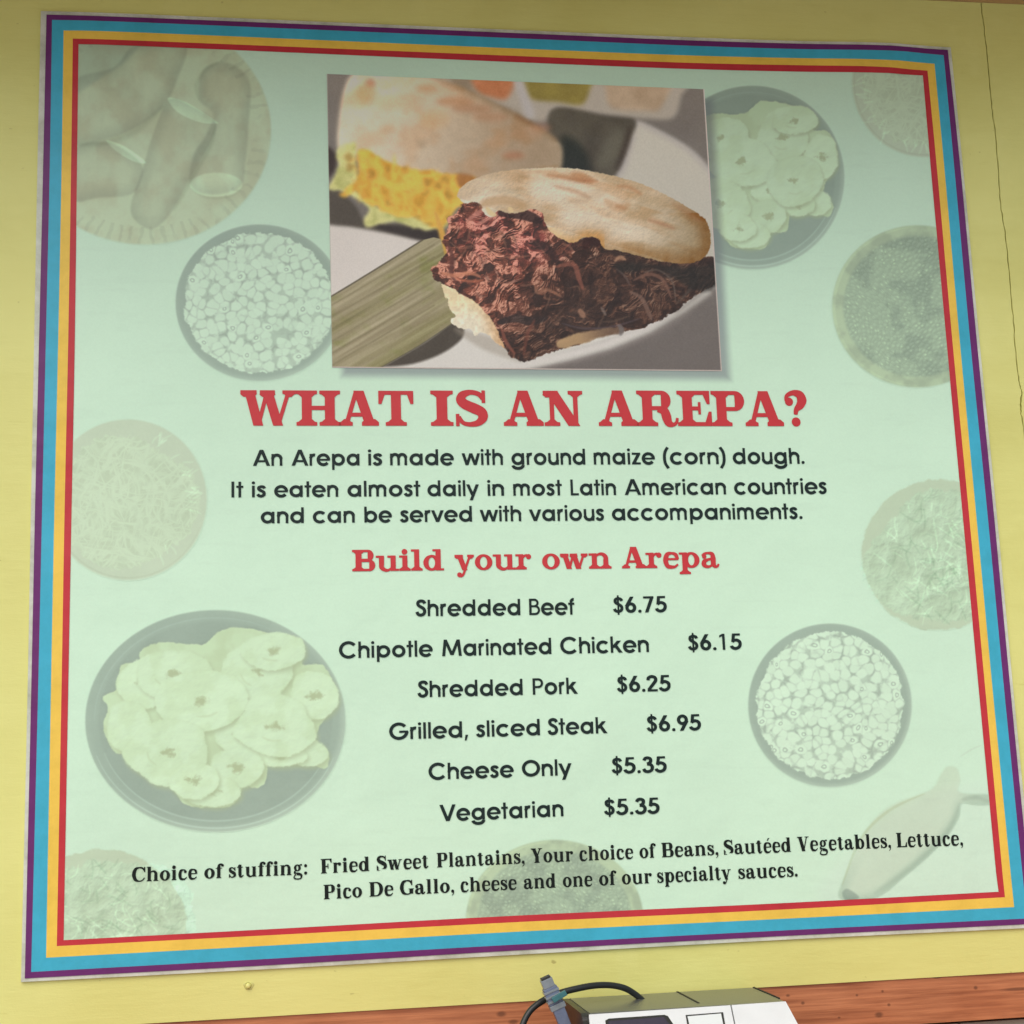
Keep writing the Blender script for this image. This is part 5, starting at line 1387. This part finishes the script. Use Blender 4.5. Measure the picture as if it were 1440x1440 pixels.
# a shelf below the frame that carries the device
shelf = link('shelf', bm_mesh('shelf', box_bm(-.6, .9, -.34, .013, zbm - .03, zbm, .002)), wood_material('shelf_wood', lin((180, 105, 70)), lin((140, 76, 48)), False)); set_props(shelf, 'wooden shelf under the silver device, below the picture', 'shelf')


def tube(name, pts, r, mat, parent, inv, seg=16, n=10):
    P = spline(pts, n, False); bm = bmesh.new(); prev = None; up = Vector((0, 1, 0)); rings = []
    for i in range(len(P)):
        a = Vector(P[max(i - 1, 0)].tolist()); b = Vector(P[min(i + 1, len(P) - 1)].tolist()); t = (b - a).normalized()
        u = t.cross(up).normalized(); up2 = u.cross(t).normalized(); up = up2
        c = Vector(P[i].tolist()); rings.append([bm.verts.new(c + (u * math.cos(2 * math.pi * k / seg) + up2 * math.sin(2 * math.pi * k / seg)) * r) for k in range(seg)])
    for a, b in zip(rings, rings[1:]):
        for k in range(seg): bm.faces.new((a[k], a[(k + 1) % seg], b[(k + 1) % seg], b[k]))
    bm.faces.new(rings[0][::-1]); bm.faces.new(rings[-1])
    bmesh.ops.recalc_face_normals(bm, faces=bm.faces[:])
    return bm_mesh(name, bm, True)


# black cable: from behind the casing over to the plug, and on down to the left
w_ = lambda x, y, Y: tuple(at(x, y, Y))
c1 = [w_(905, 1408, -.040), w_(893, 1398, -.042), w_(878, 1389.5, -.046), w_(858, 1385.5, -.05), w_(835, 1386, -.056), w_(810, 1390.5, -.062), w_(786, 1397, -.066), w_(764, 1407, -.070), w_(746, 1421, -.074), w_(735, 1441, -.078), w_(731, 1462, -.08)]
cb = link('black_cable', tube('black_cable', c1, .0036, simple_mat('cable_black', (.016, .018, .016), .35), None, None), simple_mat('cable_rubber', (.018, .020, .018), .35))
set_props(cb, 'thick black cable looping over the wood board behind the grey plug', 'cable')
# grey-blue plug with a teal latch
base_p = at(780, 1408, -.088); topp = at(768, 1376, -.088); botp = at(792, 1436, -.088)
ax = (topp - botp).normalized(); rgt = ax.cross(Vector((0, 1, 0))).normalized() * -1
if rgt.x < 0: rgt = -rgt
plug = empty('cable_plug', botp); set_props(plug, 'grey blue network plug with a teal latch in front of the black cable', 'plug')
fr = Matrix(((rgt.x, 0, ax.x, 0), (rgt.y, 1, ax.y, 0), (rgt.z, 0, ax.z, 0), (0, 0, 0, 1)))
L = (topp - botp).length; k1 = (at(792, 1408, -.088) - at(768, 1408, -.088)).length / 24.0     # metres per photo px here
M_plug = simple_mat('blue_grey_plastic', lin((104, 116, 138)), .35, bump=.2, bscale=220, var=.3, vscale=90)
M_plug2 = simple_mat('clear_grey_plastic', lin((132, 142, 146)), .2, var=.25, vscale=120)
PLI = Matrix.Translation(-botp)
bmat = Matrix.Translation(botp) @ fr


def pbox(name, x0, x1, z0, z1, d0, d1, mat, bev=.0006, label=None, skew=None):
    bm = box_bm(x0 * k1, x1 * k1, d0, d1, z0 * L, z1 * L, bev)
    if skew:
        for v in bm.verts:
            t = (v.co.z - z0 * L) / ((z1 - z0) * L); v.co.x *= skew[0] * (1 - t) + skew[1] * t
    bm.transform(bmat); return add_part(name, bm_mesh(name, bm), mat, label, plug, PLI)


pbox('boot', -8.5, 8.5, -.35, .34, -.006, .006, M_plug, .0012, None, (.9, 1.0))
pbox('collar', -11, 11, .30, .42, -.007, .007, M_plug2, .0008)
pbox('body', -10.5, 9.5, .42, .80, -.006, .006, M_plug, .0009)
for i in range(3): pbox('rib', -11.6, 10.6, .47 + i * .11, .52 + i * .11, -.0068, .0068, M_plug2, .0005)
pbox('tip', -9.2, 7.6, .80, 1.0, -.0055, .0055, M_plug2, .0009)
pbox('hood', -7.5, 6.0, 1.0, 1.045, -.005, .005, M_blk, .0004)
# latch: a short teal bar sticking out to the right
la, lb_ = at(777, 1407, -.098), at(796, 1395.5, -.098); d_ = (lb_ - la); ln_ = d_.length; d_.normalize(); pn = Vector((-d_.z, 0, d_.x))
bm = box_bm(0, ln_, -.0022, .0022, -.0030, .0030, .0008)
bm.transform(Matrix.Translation(la) @ Matrix(((d_.x, 0, pn.x, 0), (0, 1, 0, 0), (d_.z, 0, pn.z, 0), (0, 0, 0, 1))))
add_part('latch', bm_mesh('latch', bm), simple_mat('teal_plastic', lin((58, 112, 116)), .35, var=.3, vscale=150), None, plug, PLI)
